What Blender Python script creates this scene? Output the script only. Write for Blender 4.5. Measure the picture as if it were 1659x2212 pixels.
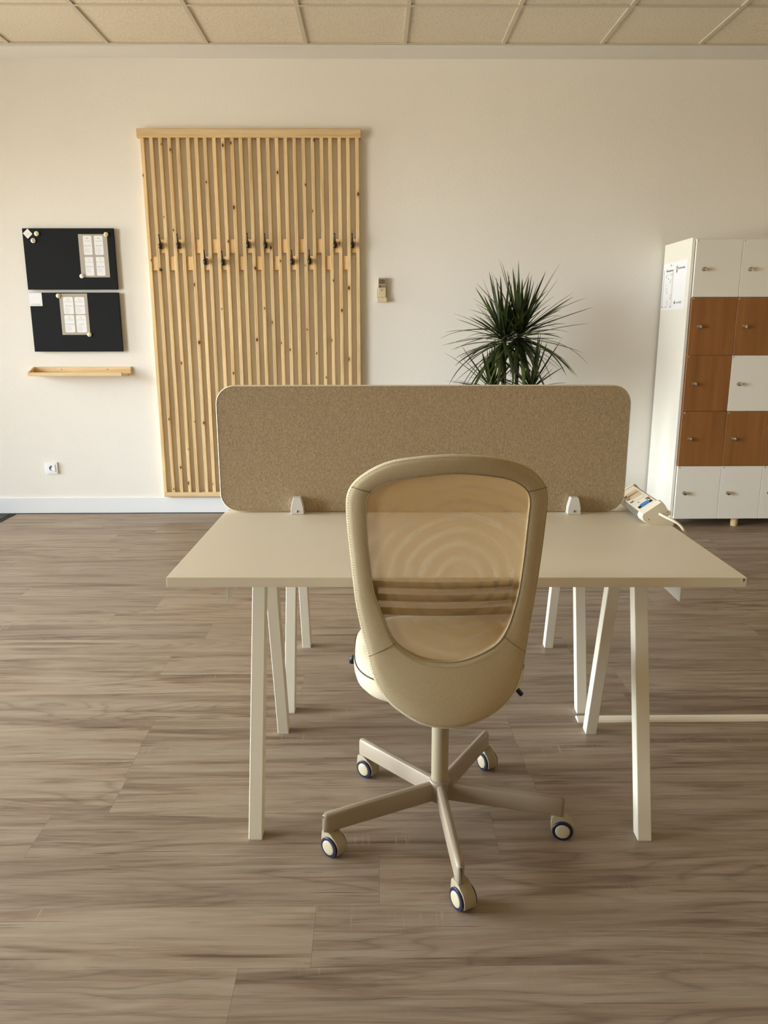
import bpy, bmesh, math, random
from mathutils import Vector, Matrix
from math import pi, sin, cos, radians, atan2, hypot

for o in list(bpy.data.objects):
    bpy.data.objects.remove(o, do_unlink=True)
SC = bpy.context.scene
COL = SC.collection
random.seed(7)

# ------------------------------------------------------------------ camera
cam_data = bpy.data.cameras.new('camera')
cam = bpy.data.objects.new('camera', cam_data)
COL.objects.link(cam)
PITCH, YAW, ROLL = 0.229155, 0.011339, -0.001833
CAM_Z = 1.337
fwd = Vector((sin(YAW)*cos(PITCH), cos(YAW)*cos(PITCH), -sin(PITCH)))
r0 = Vector((cos(YAW), -sin(YAW), 0)); u0 = r0.cross(fwd)
rt = cos(ROLL)*r0 + sin(ROLL)*u0; up = -sin(ROLL)*r0 + cos(ROLL)*u0
m = Matrix((rt, up, -fwd)).transposed().to_4x4()
m.translation = (0, 0, CAM_Z)
cam.matrix_world = m
cam_data.sensor_fit = 'AUTO'
cam_data.sensor_width = 36.0
cam_data.lens = 1683.4/2212*36.0
cam_data.clip_start = 0.05
SC.camera = cam

# ------------------------------------------------------------------ view
SC.view_settings.view_transform = 'Standard'
SC.view_settings.look = 'None'
SC.view_settings.gamma = 1.0
SC.view_settings.use_curve_mapping = False
SC.view_settings.exposure = 0.0

# ------------------------------------------------------------------ room size
XL, XR = -5.40, 4.60          # left (glazed) and right walls
YB, YF = 5.74, -2.60          # back wall, wall behind the camera
ZC = 3.11                     # ceiling tiles
WINS = [(0.10, 1.20), (1.75, 3.60)]   # windows in the left wall, y ranges
WZ0, WZ1 = 0.12, 2.75
DOOR = (4.40, 5.40)

# ------------------------------------------------------------------ daylight: sky over a pale pavement
W = bpy.data.worlds.new('daylight'); SC.world = W
W.use_nodes = True
nt = W.node_tree
nt.nodes.clear()
tc = nt.nodes.new('ShaderNodeTexCoord')
sx = nt.nodes.new('ShaderNodeSeparateXYZ')
rp = nt.nodes.new('ShaderNodeValToRGB')
mr = nt.nodes.new('ShaderNodeMapRange')
mr.inputs['From Min'].default_value = -1; mr.inputs['From Max'].default_value = 1
bg = nt.nodes.new('ShaderNodeBackground')
wo = nt.nodes.new('ShaderNodeOutputWorld')
nt.links.new(tc.outputs['Generated'], sx.inputs[0])
nt.links.new(sx.outputs['Z'], mr.inputs['Value'])
nt.links.new(mr.outputs[0], rp.inputs['Fac'])
nt.links.new(rp.outputs['Color'], bg.inputs['Color'])
nt.links.new(bg.outputs[0], wo.inputs[0])
cr = rp.color_ramp
cr.elements[0].position = 0.0; cr.elements[0].color = (0.42, 0.385, 0.33, 1)
cr.elements[1].position = 1.0; cr.elements[1].color = (0.34, 0.40, 0.50, 1)
e = cr.elements.new(0.47); e.color = (0.46, 0.42, 0.36, 1)
e = cr.elements.new(0.52); e.color = (0.90, 0.965, 1.04, 1)
e = cr.elements.new(0.66); e.color = (0.69, 0.76, 0.86, 1)
e = cr.elements.new(0.80); e.color = (0.42, 0.46, 0.52, 1)
bg.inputs['Strength'].default_value = 48.0

def portal(name, y0, y1, z0, z1):
    l = bpy.data.lights.new(name, 'AREA'); l.shape = 'RECTANGLE'
    l.size = z1 - z0; l.size_y = y1 - y0
    l.cycles.is_portal = True
    o = bpy.data.objects.new(name, l); COL.objects.link(o)
    o.location = (XL - 0.16, (y0+y1)/2, (z0+z1)/2)
    o.rotation_euler = (0, -pi/2, 0)
    return o
for i, (a, b) in enumerate(WINS):
    portal('window_daylight', a, b, WZ0, WZ1)
portal('door_daylight', DOOR[0]+.1, DOOR[1]-.1, 0.1, 2.4)

# warm fill lights added unseen behind the camera to lift surfaces facing it
def added_fill_light(x, y, power):
    l = bpy.data.lights.new('added_fill_light', 'AREA'); l.shape = 'SQUARE'; l.size = 0.56
    l.energy = power; l.color = (1.0, 0.74, 0.42)
    o = bpy.data.objects.new('added_fill_light', l); COL.objects.link(o)
    o.location = (x, y, ZC - 0.02)
FILL_LAMPS = [(0.515, -1.32, 3.0), (1.77, -1.32, 3.0)]
for x, y, p in FILL_LAMPS:
    added_fill_light(x, y, p)

# ================================================================== materials
def new_mat(name):
    mt = bpy.data.materials.new(name); mt.use_nodes = True
    n = mt.node_tree.nodes; l = mt.node_tree.links
    return mt, n, l, n['Principled BSDF']
def srgb(r, g, b):
    f = lambda c: (c/255/12.92) if c/255 <= 0.04045 else ((c/255+0.055)/1.055)**2.4
    return (f(r), f(g), f(b), 1)
def simple(name, col, rough=0.5, metal=0.0, bump=0.0, bscale=200.0, spec=0.5, vary=0.0, vscale=8.0):
    mt, n, l, p = new_mat(name)
    p.inputs['Base Color'].default_value = col
    p.inputs['Roughness'].default_value = rough
    p.inputs['Metallic'].default_value = metal
    p.inputs['Specular IOR Level'].default_value = spec
    t = n.new('ShaderNodeTexCoord')
    if vary:
        nz = n.new('ShaderNodeTexNoise'); nz.inputs['Scale'].default_value = vscale; nz.inputs['Detail'].default_value = 4
        l.new(t.outputs['Object'], nz.inputs['Vector'])
        hv = n.new('ShaderNodeMapRange'); hv.inputs['To Min'].default_value = 1-vary; hv.inputs['To Max'].default_value = 1+vary
        l.new(nz.outputs['Fac'], hv.inputs['Value'])
        mx = n.new('ShaderNodeMix'); mx.data_type = 'RGBA'; mx.blend_type = 'MULTIPLY'
        mx.inputs[0].default_value = 1; mx.inputs[6].default_value = col
        l.new(hv.outputs[0], mx.inputs[7]); l.new(mx.outputs[2], p.inputs['Base Color'])
    if bump:
        nz = n.new('ShaderNodeTexNoise'); nz.inputs['Scale'].default_value = bscale; nz.inputs['Detail'].default_value = 3
        l.new(t.outputs['Object'], nz.inputs['Vector'])
        b = n.new('ShaderNodeBump'); b.inputs['Strength'].default_value = bump; b.inputs['Distance'].default_value = 0.002
        l.new(nz.outputs['Fac'], b.inputs['Height']); l.new(b.outputs[0], p.inputs['Normal'])
    return mt

M = {}
M['wall'] = simple('wall_plaster', srgb(236, 230, 219), 0.9, bump=0.35, bscale=90, vary=0.012, vscale=2.5, spec=0.2)
M['soffit'] = simple('soffit_paint', srgb(226, 222, 214), 0.9, bump=0.1, bscale=60, spec=0.2)
M['base'] = simple('baseboard_paint', srgb(232, 232, 230), 0.55)
M['tbar'] = simple('ceiling_grid_paint', srgb(200, 189, 168), 0.6)
M['desk'] = simple('desk_laminate', srgb(233, 222, 198), 0.42, bump=0.05, bscale=500)
M['leg'] = simple('powder_coated_steel', srgb(232, 223, 202), 0.45, bump=0.05, bscale=600)
M['bracket'] = simple('white_painted_steel', srgb(228, 226, 218), 0.5)
M['ink'] = simple('black_ink', srgb(22, 20, 18), 0.6)
M['greyink'] = simple('grey_ink', srgb(120, 118, 122), 0.7)
M['paleink'] = simple('pale_grey_ink', srgb(188, 186, 190), 0.7)
M['blueink'] = simple('violet_grey_ink', srgb(150, 148, 172), 0.7)
M['goldink'] = simple('olive_ink', srgb(205, 202, 160), 0.7)
M['redink'] = simple('red_ink', srgb(214, 120, 110), 0.7)
M['paper'] = simple('white_paper', srgb(240, 238, 238), 0.6)
M['kraft'] = simple('taupe_paper', srgb(176, 166, 150), 0.6)
M['sticker'] = simple('clear_sticker', srgb(238, 230, 214), 0.35)
M['board'] = simple('black_felt_board', srgb(30, 31, 32), 0.75, bump=0.05, bscale=300, vary=0.08, vscale=5, spec=0.15)
M['magwhite'] = simple('white_magnet_shell', srgb(236, 230, 218), 0.25)
M['maggold'] = simple('gold_magnet_cap', srgb(226, 196, 84), 0.22)
M['maglemon'] = simple('lemon_magnet_cap', srgb(232, 218, 118), 0.25)
M['magsilver'] = simple('silver_magnet_cap', srgb(206, 198, 190), 0.2, metal=0.3)
M['hook'] = simple('black_hook_enamel', srgb(20, 18, 18), 0.3)
M['screw'] = simple('steel_screw', srgb(150, 140, 122), 0.3, metal=1.0)
M['chrome'] = simple('chrome_lock', srgb(205, 200, 190), 0.16, metal=1.0)
M['locker'] = simple('white_melamine', srgb(234, 228, 214), 0.5)
M['dark'] = simple('painted_gap_shade', srgb(26, 22, 18), 0.8)
M['chairpaint'] = simple('beige_painted_steel', srgb(156, 140, 118), 0.42, bump=0.04, bscale=700)
M['chairpost'] = simple('beige_post', srgb(172, 158, 128), 0.5)
M['casterbody'] = simple('beige_caster_plastic', srgb(166, 152, 122), 0.5, bump=0.05, bscale=900)
M['tyre'] = simple('navy_rubber', srgb(22, 25, 58), 0.35)
M['cap'] = simple('cream_caster_cap', srgb(192, 178, 146), 0.45)
M['navy'] = simple('navy_plastic', srgb(26, 27, 48), 0.4)
M['slate'] = simple('slate_grey_plastic', srgb(92, 92, 94), 0.5)
M['plastic'] = simple('cream_plastic', srgb(238, 228, 204), 0.4)
M['ivory'] = simple('aged_ivory_plastic', srgb(214, 198, 160), 0.45)
M['ivorydark'] = simple('remote_grey_fascia', srgb(160, 150, 128), 0.5)
M['lcd'] = simple('lcd_glass', srgb(104, 92, 78), 0.2)
M['redbtn'] = simple('red_button', srgb(120, 52, 34), 0.5)
M['btn'] = simple('grey_button', srgb(108, 98, 80), 0.5)
M['alu'] = simple('satin_aluminium', srgb(178, 174, 164), 0.35, metal=0.7)
M['socketwhite'] = simple('white_socket_plastic', srgb(240, 241, 242), 0.35)
M['socketgrey'] = simple('socket_hole', srgb(70, 70, 72), 0.6)
M['tan'] = simple('socket_flap', srgb(222, 198, 160), 0.4)
M['brass'] = simple('earth_pin', srgb(120, 100, 70), 0.35, metal=0.8)
M['blueplug'] = simple('blue_network_flap', srgb(52, 122, 188), 0.4)
M['black'] = simple('black_plastic', srgb(18, 18, 18), 0.5)
M['foot'] = simple('beech_foot', srgb(206, 178, 130), 0.5, vary=0.08, vscale=30)
M['pot'] = simple('grey_ceramic_pot', srgb(120, 116, 110), 0.6)
M['soil'] = simple('potting_soil', srgb(50, 38, 28), 0.95, bump=0.6, bscale=80)
M['cane'] = simple('grey_brown_cane', srgb(104, 88, 66), 0.85, bump=0.5, bscale=60)
M['frame'] = simple('anthracite_window_frame', srgb(70, 72, 74), 0.45)
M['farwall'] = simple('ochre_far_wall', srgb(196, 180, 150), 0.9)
M['piping'] = simple('cream_piping', srgb(226, 212, 184), 0.8)
M['stitch'] = simple('beige_thread', srgb(170, 154, 122), 0.9)
M['seam'] = simple('dark_seam_thread', srgb(96, 82, 60), 0.9)  # dark thread for the cover seams and the seat piping
M['mattray'] = simple('rubber_mat_edge', srgb(40, 40, 40), 0.7)
M['matpile'] = simple('charcoal_mat_pile', srgb(58, 58, 60), 0.95, bump=1.0, bscale=160, vary=0.35, vscale=120)

def mat_glass():
    mt = bpy.data.materials.new('window_glass'); mt.use_nodes = True
    n = mt.node_tree.nodes; l = mt.node_tree.links; n.clear()
    out = n.new('ShaderNodeOutputMaterial'); tr = n.new('ShaderNodeBsdfTransparent'); gl = n.new('ShaderNodeBsdfGlossy')
    tr.inputs[0].default_value = (0.96, 0.98, 0.98, 1); gl.inputs['Roughness'].default_value = 0.0
    fr = n.new('ShaderNodeFresnel'); fr.inputs[0].default_value = 1.45
    mx = n.new('ShaderNodeMixShader')
    l.new(fr.outputs[0], mx.inputs[0]); l.new(tr.outputs[0], mx.inputs[1]); l.new(gl.outputs[0], mx.inputs[2])
    l.new(mx.outputs[0], out.inputs[0])
    return mt
M['glass'] = mat_glass()

def math_node(n, l, op, a, b=None, c=None):
    q = n.new('ShaderNodeMath'); q.operation = op
    for i, v in enumerate((a, b, c)):
        if v is None: continue
        if isinstance(v, (int, float)): q.inputs[i].default_value = v
        else: l.new(v, q.inputs[i])
    return q.outputs[0]
def mix_col(n, l, fac, a, b, mode='MIX'):
    q = n.new('ShaderNodeMix'); q.data_type = 'RGBA'; q.blend_type = mode
    for i, v in ((0, fac), (6, a), (7, b)):
        if isinstance(v, (int, float, tuple)): q.inputs[i].default_value = v
        else: l.new(v, q.inputs[i])
    return q.outputs[2]
def noise(n, l, vec, scale, detail=4, rough=0.5, dist=0.0):
    q = n.new('ShaderNodeTexNoise'); q.inputs['Scale'].default_value = scale
    q.inputs['Detail'].default_value = detail; q.inputs['Roughness'].default_value = rough
    q.inputs['Distortion'].default_value = dist
    if vec is not None: l.new(vec, q.inputs['Vector'])
    return q.outputs['Fac']
def ramp(n, l, fac, stops):
    q = n.new('ShaderNodeValToRGB'); l.new(fac, q.inputs[0])
    cr = q.color_ramp
    cr.elements[0].position, cr.elements[0].color = stops[0]
    cr.elements[1].position, cr.elements[1].color = stops[-1]
    for p, c in stops[1:-1]:
        e = cr.elements.new(p); e.color = c
    return q.outputs[0]
def g(v): return (v, v, v, 1)
def vmath(n, l, op, a, b):
    q = n.new('ShaderNodeVectorMath'); q.operation = op
    for i, v in enumerate((a, b)):
        if isinstance(v, tuple): q.inputs[i].default_value = v
        else: l.new(v, q.inputs[i])
    return q.outputs[0]

def mat_floor():
    mt, n, l, p = new_mat('oak_vinyl_planks')
    uv = n.new('ShaderNodeUVMap'); uv.uv_map = 'plank_uv'
    at = n.new('ShaderNodeAttribute'); at.attribute_name = 'plank_id'
    off = vmath(n, l, 'MULTIPLY', at.outputs['Color'], (37.0, 53.0, 19.0))
    v = vmath(n, l, 'ADD', uv.outputs[0], off)
    def sc(x, y): return vmath(n, l, 'MULTIPLY', v, (x, y, 1.0))
    # slow warp that makes the grain wander
    broad = noise(n, l, sc(0.9, 11.0), 1.0, 7, 0.6, 1.6)
    streak = noise(n, l, sc(2.4, 46.0), 1.0, 5, 0.6, 0.5)
    fine = noise(n, l, sc(9.0, 300.0), 1.0, 3, 0.6)
    # cathedral figure: growth-ring contours of a slow stretched noise
    slow = noise(n, l, sc(0.75, 6.0), 1.0, 2, 0.45, 0.4)
    rings = math_node(n, l, 'PINGPONG', math_node(n, l, 'ADD', math_node(n, l, 'MULTIPLY', slow, 17.0), math_node(n, l, 'MULTIPLY', fine, 0.35)), 0.5)
    base = ramp(n, l, broad, [(0.30, srgb(96, 70, 50)), (0.40, srgb(140, 112, 88)), (0.48, srgb(182, 156, 130)), (0.60, srgb(198, 177, 151)), (0.72, srgb(206, 188, 164))])
    stk = ramp(n, l, streak, [(0.30, srgb(100, 74, 54)), (0.43, srgb(180, 154, 128)), (0.6, srgb(196, 174, 148))])
    c = mix_col(n, l, 0.42, base, stk)
    cthf = ramp(n, l, math_node(n, l, 'MULTIPLY', rings, 2.0), [(0.0, g(0.70)), (0.3, g(0.97)), (1.0, g(1.07))])
    patch = noise(n, l, sc(1.1, 5.0), 1.0, 2)
    pf = ramp(n, l, patch, [(0.44, g(0)), (0.60, g(0.9))])
    c = mix_col(n, l, pf, c, mix_col(n, l, 1.0, c, cthf, 'MULTIPLY'))
    ff = ramp(n, l, fine, [(0.32, g(0.86)), (0.5, g(0.99)), (0.68, g(1.07))])
    crack = noise(n, l, sc(3.0, 85.0), 1.0, 4, 0.55, 0.8)
    c = mix_col(n, l, ramp(n, l, crack, [(0.29, g(0.62)), (0.37, g(0))]), c, srgb(104, 78, 56))
    c = mix_col(n, l, ramp(n, l, crack, [(0.62, g(0)), (0.72, g(0.5))]), c, srgb(218, 202, 178))
    c = mix_col(n, l, 0.8, c, mix_col(n, l, 1.0, c, ff, 'MULTIPLY'))
    # pale cross-cut saw marks in patches
    saw = noise(n, l, sc(150.0, 7.0), 1.0, 2, 0.5, 0.3)
    sp = noise(n, l, sc(2.2, 9.0), 1.0, 2)
    sm = math_node(n, l, 'MULTIPLY', ramp(n, l, saw, [(0.62, g(0)), (0.70, g(1))]), ramp(n, l, sp, [(0.60, g(0)), (0.70, g(0.55))]))
    c = mix_col(n, l, sm, c, srgb(214, 198, 172))
    # plank to plank tone
    tone = n.new('ShaderNodeSeparateColor'); l.new(at.outputs['Color'], tone.inputs[0])
    tf = n.new('ShaderNodeMapRange'); tf.inputs['To Min'].default_value = 0.54; tf.inputs['To Max'].default_value = 0.68
    l.new(tone.outputs[0], tf.inputs['Value'])
    c = mix_col(n, l, 1.0, c, tf.outputs[0], 'MULTIPLY')
    # narrow joints between planks
    fr = n.new('ShaderNodeUVMap'); fr.uv_map = 'joint_uv'
    sp2 = n.new('ShaderNodeSeparateXYZ'); l.new(fr.outputs[0], sp2.inputs[0])
    jx = math_node(n, l, 'LESS_THAN', sp2.outputs[0], 0.0011)
    jy = math_node(n, l, 'LESS_THAN', sp2.outputs[1], 0.0008)
    j = math_node(n, l, 'MAXIMUM', jx, jy)
    c = mix_col(n, l, math_node(n, l, 'MULTIPLY', j, 0.55), c, srgb(84, 66, 50))
    l.new(c, p.inputs['Base Color'])
    rr = n.new('ShaderNodeMapRange'); rr.inputs['To Min'].default_value = 0.40; rr.inputs['To Max'].default_value = 0.56
    l.new(streak, rr.inputs['Value']); l.new(rr.outputs[0], p.inputs['Roughness'])
    p.inputs['Specular IOR Level'].default_value = 0.45
    b = n.new('ShaderNodeBump'); b.inputs['Strength'].default_value = 0.12; b.inputs['Distance'].default_value = 0.002
    l.new(fine, b.inputs['Height']); l.new(b.outputs[0], p.inputs['Normal'])
    return mt
M['floor'] = mat_floor()

def mat_pine(name, axis='Z', light=(226, 196, 146), dark=(202, 163, 110), knots=True):
    mt, n, l, p = new_mat(name)
    t = n.new('ShaderNodeTexCoord'); oi = n.new('ShaderNodeObjectInfo')
    rnd = n.new('ShaderNodeCombineXYZ')
    l.new(math_node(n, l, 'MULTIPLY', oi.outputs['Random'], 31.0), rnd.inputs[0])
    l.new(math_node(n, l, 'MULTIPLY', oi.outputs['Random'], 17.0), rnd.inputs[1])
    l.new(math_node(n, l, 'MULTIPLY', oi.outputs['Random'], 83.0), rnd.inputs[2])
    v = vmath(n, l, 'ADD', t.outputs['Object'], rnd.outputs[0])
    long, across = (1.6, 42.0)
    s = {'Z': (across, across, long), 'X': (long, across, across)}[axis]
    grain = noise(n, l, vmath(n, l, 'MULTIPLY', v, s), 1.0, 4, 0.55, 0.7)
    s2 = tuple(a*5 for a in s)
    fine = noise(n, l, vmath(n, l, 'MULTIPLY', v, s2), 1.0, 3, 0.6)
    c = ramp(n, l, grain, [(0.28, srgb(*dark)), (0.5, srgb(*light)), (0.72, srgb(min(255, light[0]+10), min(255, light[1]+12), light[2]+14))])
    ff = ramp(n, l, fine, [(0.3, g(0.92)), (0.6, g(1.03))])
    c = mix_col(n, l, 1.0, c, ff, 'MULTIPLY')
    tone = n.new('ShaderNodeMapRange'); tone.inputs['To Min'].default_value = 0.86; tone.inputs['To Max'].default_value = 1.07
    l.new(oi.outputs['Random'], tone.inputs['Value'])
    c = mix_col(n, l, 1.0, c, tone.outputs[0], 'MULTIPLY')
    if knots:
        # one knot at most in every stretch of the board, at its own spot across the width
        sep = n.new('ShaderNodeSeparateXYZ'); l.new(t.outputs['Object'], sep.inputs[0])
        along = sep.outputs[2 if axis == 'Z' else 0]; acr = sep.outputs[0 if axis == 'Z' else 2]
        per, wide = (2.1, .0215) if axis == 'Z' else (2.6, .05)
        u = math_node(n, l, 'ADD', math_node(n, l, 'MULTIPLY', along, per), math_node(n, l, 'MULTIPLY', oi.outputs['Random'], 57.3))
        cell = math_node(n, l, 'FLOOR', u)
        wn = n.new('ShaderNodeTexWhiteNoise'); wn.noise_dimensions = '2D'
        cv = n.new('ShaderNodeCombineXYZ'); l.new(cell, cv.inputs[0]); l.new(oi.outputs['Random'], cv.inputs[1]); l.new(cv.outputs[0], wn.inputs['Vector'])
        ws = n.new('ShaderNodeSeparateColor'); l.new(wn.outputs['Color'], ws.inputs[0])
        fz = math_node(n, l, 'SUBTRACT', math_node(n, l, 'FRACT', u), math_node(n, l, 'ADD', 0.2, math_node(n, l, 'MULTIPLY', ws.outputs[0], 0.6)))
        dz = math_node(n, l, 'DIVIDE', fz, per*.011)
        dx = math_node(n, l, 'DIVIDE', math_node(n, l, 'SUBTRACT', acr, math_node(n, l, 'MULTIPLY', ws.outputs[1], wide)), .0065)
        wob = math_node(n, l, 'MULTIPLY', math_node(n, l, 'SUBTRACT', fine, 0.5), 0.8)
        dd = math_node(n, l, 'ADD', math_node(n, l, 'SQRT', math_node(n, l, 'ADD', math_node(n, l, 'MULTIPLY', dz, dz), math_node(n, l, 'MULTIPLY', dx, dx))), wob)
        on = math_node(n, l, 'GREATER_THAN', ws.outputs[2], 0.52)
        size = math_node(n, l, 'ADD', 0.45, math_node(n, l, 'MULTIPLY', wn.outputs['Value'], 0.75))
        dd = math_node(n, l, 'DIVIDE', dd, size)
        halo = ramp(n, l, math_node(n, l, 'MULTIPLY', dd, 0.2), [(0.2, g(1)), (0.55, g(0))])
        core = ramp(n, l, math_node(n, l, 'MULTIPLY', dd, 0.5), [(0.40, g(1)), (0.56, g(0))])
        c = mix_col(n, l, math_node(n, l, 'MULTIPLY', math_node(n, l, 'MULTIPLY', halo, on), 0.5), c, srgb(180, 128, 72))
        c = mix_col(n, l, math_node(n, l, 'MULTIPLY', core, on), c, srgb(84, 50, 28))
    l.new(c, p.inputs['Base Color'])
    p.inputs['Roughness'].default_value = 0.62
    p.inputs['Specular IOR Level'].default_value = 0.3
    return mt
M['pine'] = mat_pine('knotty_pine_upright', 'Z')
M['pinex'] = mat_pine('knotty_pine_rail', 'X')
M['pineblock'] = mat_pine('pine_block', 'Z', (226, 190, 136), (204, 162, 106), knots=False)
M['pineend'] = simple('pine_end_grain', srgb(168, 134, 92), 0.8, vary=0.15, vscale=60)

def mat_brown_door():
    mt, n, l, p = new_mat('brown_beech_veneer')
    t = n.new('ShaderNodeTexCoord'); oi = n.new('ShaderNodeObjectInfo')
    rnd = n.new('ShaderNodeCombineXYZ')
    l.new(math_node(n, l, 'MULTIPLY', oi.outputs['Random'], 40.0), rnd.inputs[0])
    v = vmath(n, l, 'ADD', t.outputs['Object'], rnd.outputs[0])
    a = noise(n, l, vmath(n, l, 'MULTIPLY', v, (18.0, 18.0, 0.9)), 1.0, 4, 0.5, 0.3)
    b = noise(n, l, vmath(n, l, 'MULTIPLY', v, (160.0, 160.0, 9.0)), 1.0, 2)
    c = ramp(n, l, a, [(0.3, srgb(128, 80, 36)), (0.55, srgb(144, 93, 44)), (0.75, srgb(154, 102, 52))])
    c = mix_col(n, l, 1.0, c, ramp(n, l, b, [(0.3, g(0.93)), (0.65, g(1.04))]), 'MULTIPLY')
    l.new(c, p.inputs['Base Color']); p.inputs['Roughness'].default_value = 0.5
    return mt
M['brown'] = mat_brown_door()

def mat_weave(name, c0, c1, sx, sz, rough=0.9, contrast=(0.35, 0.62), bump=0.3):
    """woven cloth: two crossed sets of broken threads"""
    mt, n, l, p = new_mat(name)
    t = n.new('ShaderNodeTexCoord')
    a = noise(n, l, vmath(n, l, 'MULTIPLY', t.outputs['Object'], (sx, sx, sz)), 1.0, 3, 0.6)
    b = noise(n, l, vmath(n, l, 'MULTIPLY', t.outputs['Object'], (sz, sz, sx)), 1.0, 3, 0.6)
    mx = math_node(n, l, 'MULTIPLY', math_node(n, l, 'ADD', a, b), 0.5)
    c = ramp(n, l, mx, [(contrast[0], c0), (contrast[1], c1)])
    l.new(c, p.inputs['Base Color']); p.inputs['Roughness'].default_value = rough
    p.inputs['Specular IOR Level'].default_value = 0.15
    p.inputs['Sheen Weight'].default_value = 0.15
    bn = n.new('ShaderNodeBump'); bn.inputs['Strength'].default_value = bump; bn.inputs['Distance'].default_value = 0.001
    l.new(mx, bn.inputs['Height']); l.new(bn.outputs[0], p.inputs['Normal'])
    return mt
M['screen'] = mat_weave('melange_screen_felt', srgb(132, 112, 84), srgb(202, 180, 146), 170.0, 760.0, contrast=(0.36, 0.64))
M['cover'] = mat_weave('beige_chair_cover', srgb(182, 164, 128), srgb(204, 187, 152), 120.0, 900.0, contrast=(0.3, 0.7), bump=0.15)
M['seat'] = mat_weave('cream_seat_cover', srgb(214, 197, 162), srgb(232, 217, 184), 120.0, 900.0, contrast=(0.3, 0.7), bump=0.1)

def mat_mesh():
    mt = bpy.data.materials.new('see_through_chair_mesh'); mt.use_nodes = True
    n = mt.node_tree.nodes; l = mt.node_tree.links; n.clear()
    out = n.new('ShaderNodeOutputMaterial'); tr = n.new('ShaderNodeBsdfTransparent')
    d = n.new('ShaderNodeBsdfPrincipled'); d.inputs['Roughness'].default_value = 0.9
    d.inputs['Specular IOR Level'].default_value = 0.1
    tl = n.new('ShaderNodeBsdfTranslucent'); tl.inputs[0].default_value = srgb(206, 172, 118)
    d.inputs['Base Color'].default_value = srgb(206, 172, 118)
    m1 = n.new('ShaderNodeMixShader'); m1.inputs[0].default_value = 0.45
    l.new(d.outputs[0], m1.inputs[1]); l.new(tl.outputs[0], m1.inputs[2])
    t = n.new('ShaderNodeTexCoord')
    # interference rings where two layers of netting overlap: thin open bands
    wv = n.new('ShaderNodeTexWave'); wv.wave_type = 'RINGS'; wv.rings_direction = 'Y'
    wv.inputs['Scale'].default_value = 9.0; wv.inputs['Distortion'].default_value = 2.6
    wv.inputs['Detail'].default_value = 2.0; wv.inputs['Detail Scale'].default_value = 0.9
    sh = vmath(n, l, 'ADD', t.outputs['Object'], (-0.02, 0.0, -0.78))
    l.new(vmath(n, l, 'MULTIPLY', sh, (1.0, 0.2, 1.0)), wv.inputs['Vector'])
    fade = noise(n, l, t.outputs['Object'], 7.0, 2)
    wavef = math_node(n, l, 'MULTIPLY', ramp(n, l, wv.outputs['Fac'], [(0.45, g(0)), (1.0, g(1))]), ramp(n, l, fade, [(0.38, g(0)), (0.66, g(1))]))
    thread = n.new('ShaderNodeTexWave'); thread.wave_type = 'BANDS'; thread.bands_direction = 'Z'
    thread.inputs['Scale'].default_value = 130.0; l.new(t.outputs['Object'], thread.inputs['Vector'])
    a = math_node(n, l, 'ADD', 0.30, math_node(n, l, 'MULTIPLY', wavef, 0.24))
    a = math_node(n, l, 'ADD', a, math_node(n, l, 'MULTIPLY', thread.outputs['Fac'], 0.05))
    mx = n.new('ShaderNodeMixShader'); l.new(a, mx.inputs[0])
    l.new(m1.outputs[0], mx.inputs[1]); l.new(tr.outputs[0], mx.inputs[2])
    l.new(mx.outputs[0], out.inputs[0])
    return mt
M['net'] = mat_mesh()

def mat_tile():
    mt, n, l, p = new_mat('mineral_fibre_tile')
    t = n.new('ShaderNodeTexCoord')
    at = n.new('ShaderNodeAttribute'); at.attribute_name = 'tile_id'
    v = vmath(n, l, 'ADD', t.outputs['Object'], vmath(n, l, 'MULTIPLY', at.outputs['Color'], (9.0, 7.0, 5.0)))
    a = noise(n, l, v, 85.0, 4, 0.7)
    c = ramp(n, l, a, [(0.32, srgb(198, 184, 160)), (0.45, srgb(220, 207, 184)), (0.7, srgb(230, 219, 198))])
    sep = n.new('ShaderNodeSeparateColor'); l.new(at.outputs['Color'], sep.inputs[0])
    tn = n.new('ShaderNodeMapRange'); tn.inputs['To Min'].default_value = 0.94; tn.inputs['To Max'].default_value = 1.04
    l.new(sep.outputs[0], tn.inputs['Value'])
    c = mix_col(n, l, 1.0, c, tn.outputs[0], 'MULTIPLY')
    l.new(c, p.inputs['Base Color']); p.inputs['Roughness'].default_value = 0.95
    b = n.new('ShaderNodeBump'); b.inputs['Strength'].default_value = 0.5; b.inputs['Distance'].default_value = 0.003
    l.new(a, b.inputs['Height']); l.new(b.outputs[0], p.inputs['Normal'])
    return mt
M['tile'] = mat_tile()

def mat_leaf():
    mt, n, l, p = new_mat('dragon_tree_leaf')
    t = n.new('ShaderNodeTexCoord')
    a = noise(n, l, t.outputs['Object'], 9.0, 3)
    c = ramp(n, l, a, [(0.3, srgb(30, 38, 16)), (0.5, srgb(50, 62, 24)), (0.72, srgb(84, 94, 40))])
    l.new(c, p.inputs['Base Color']); p.inputs['Roughness'].default_value = 0.42
    return mt
M['leaf'] = mat_leaf()

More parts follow.
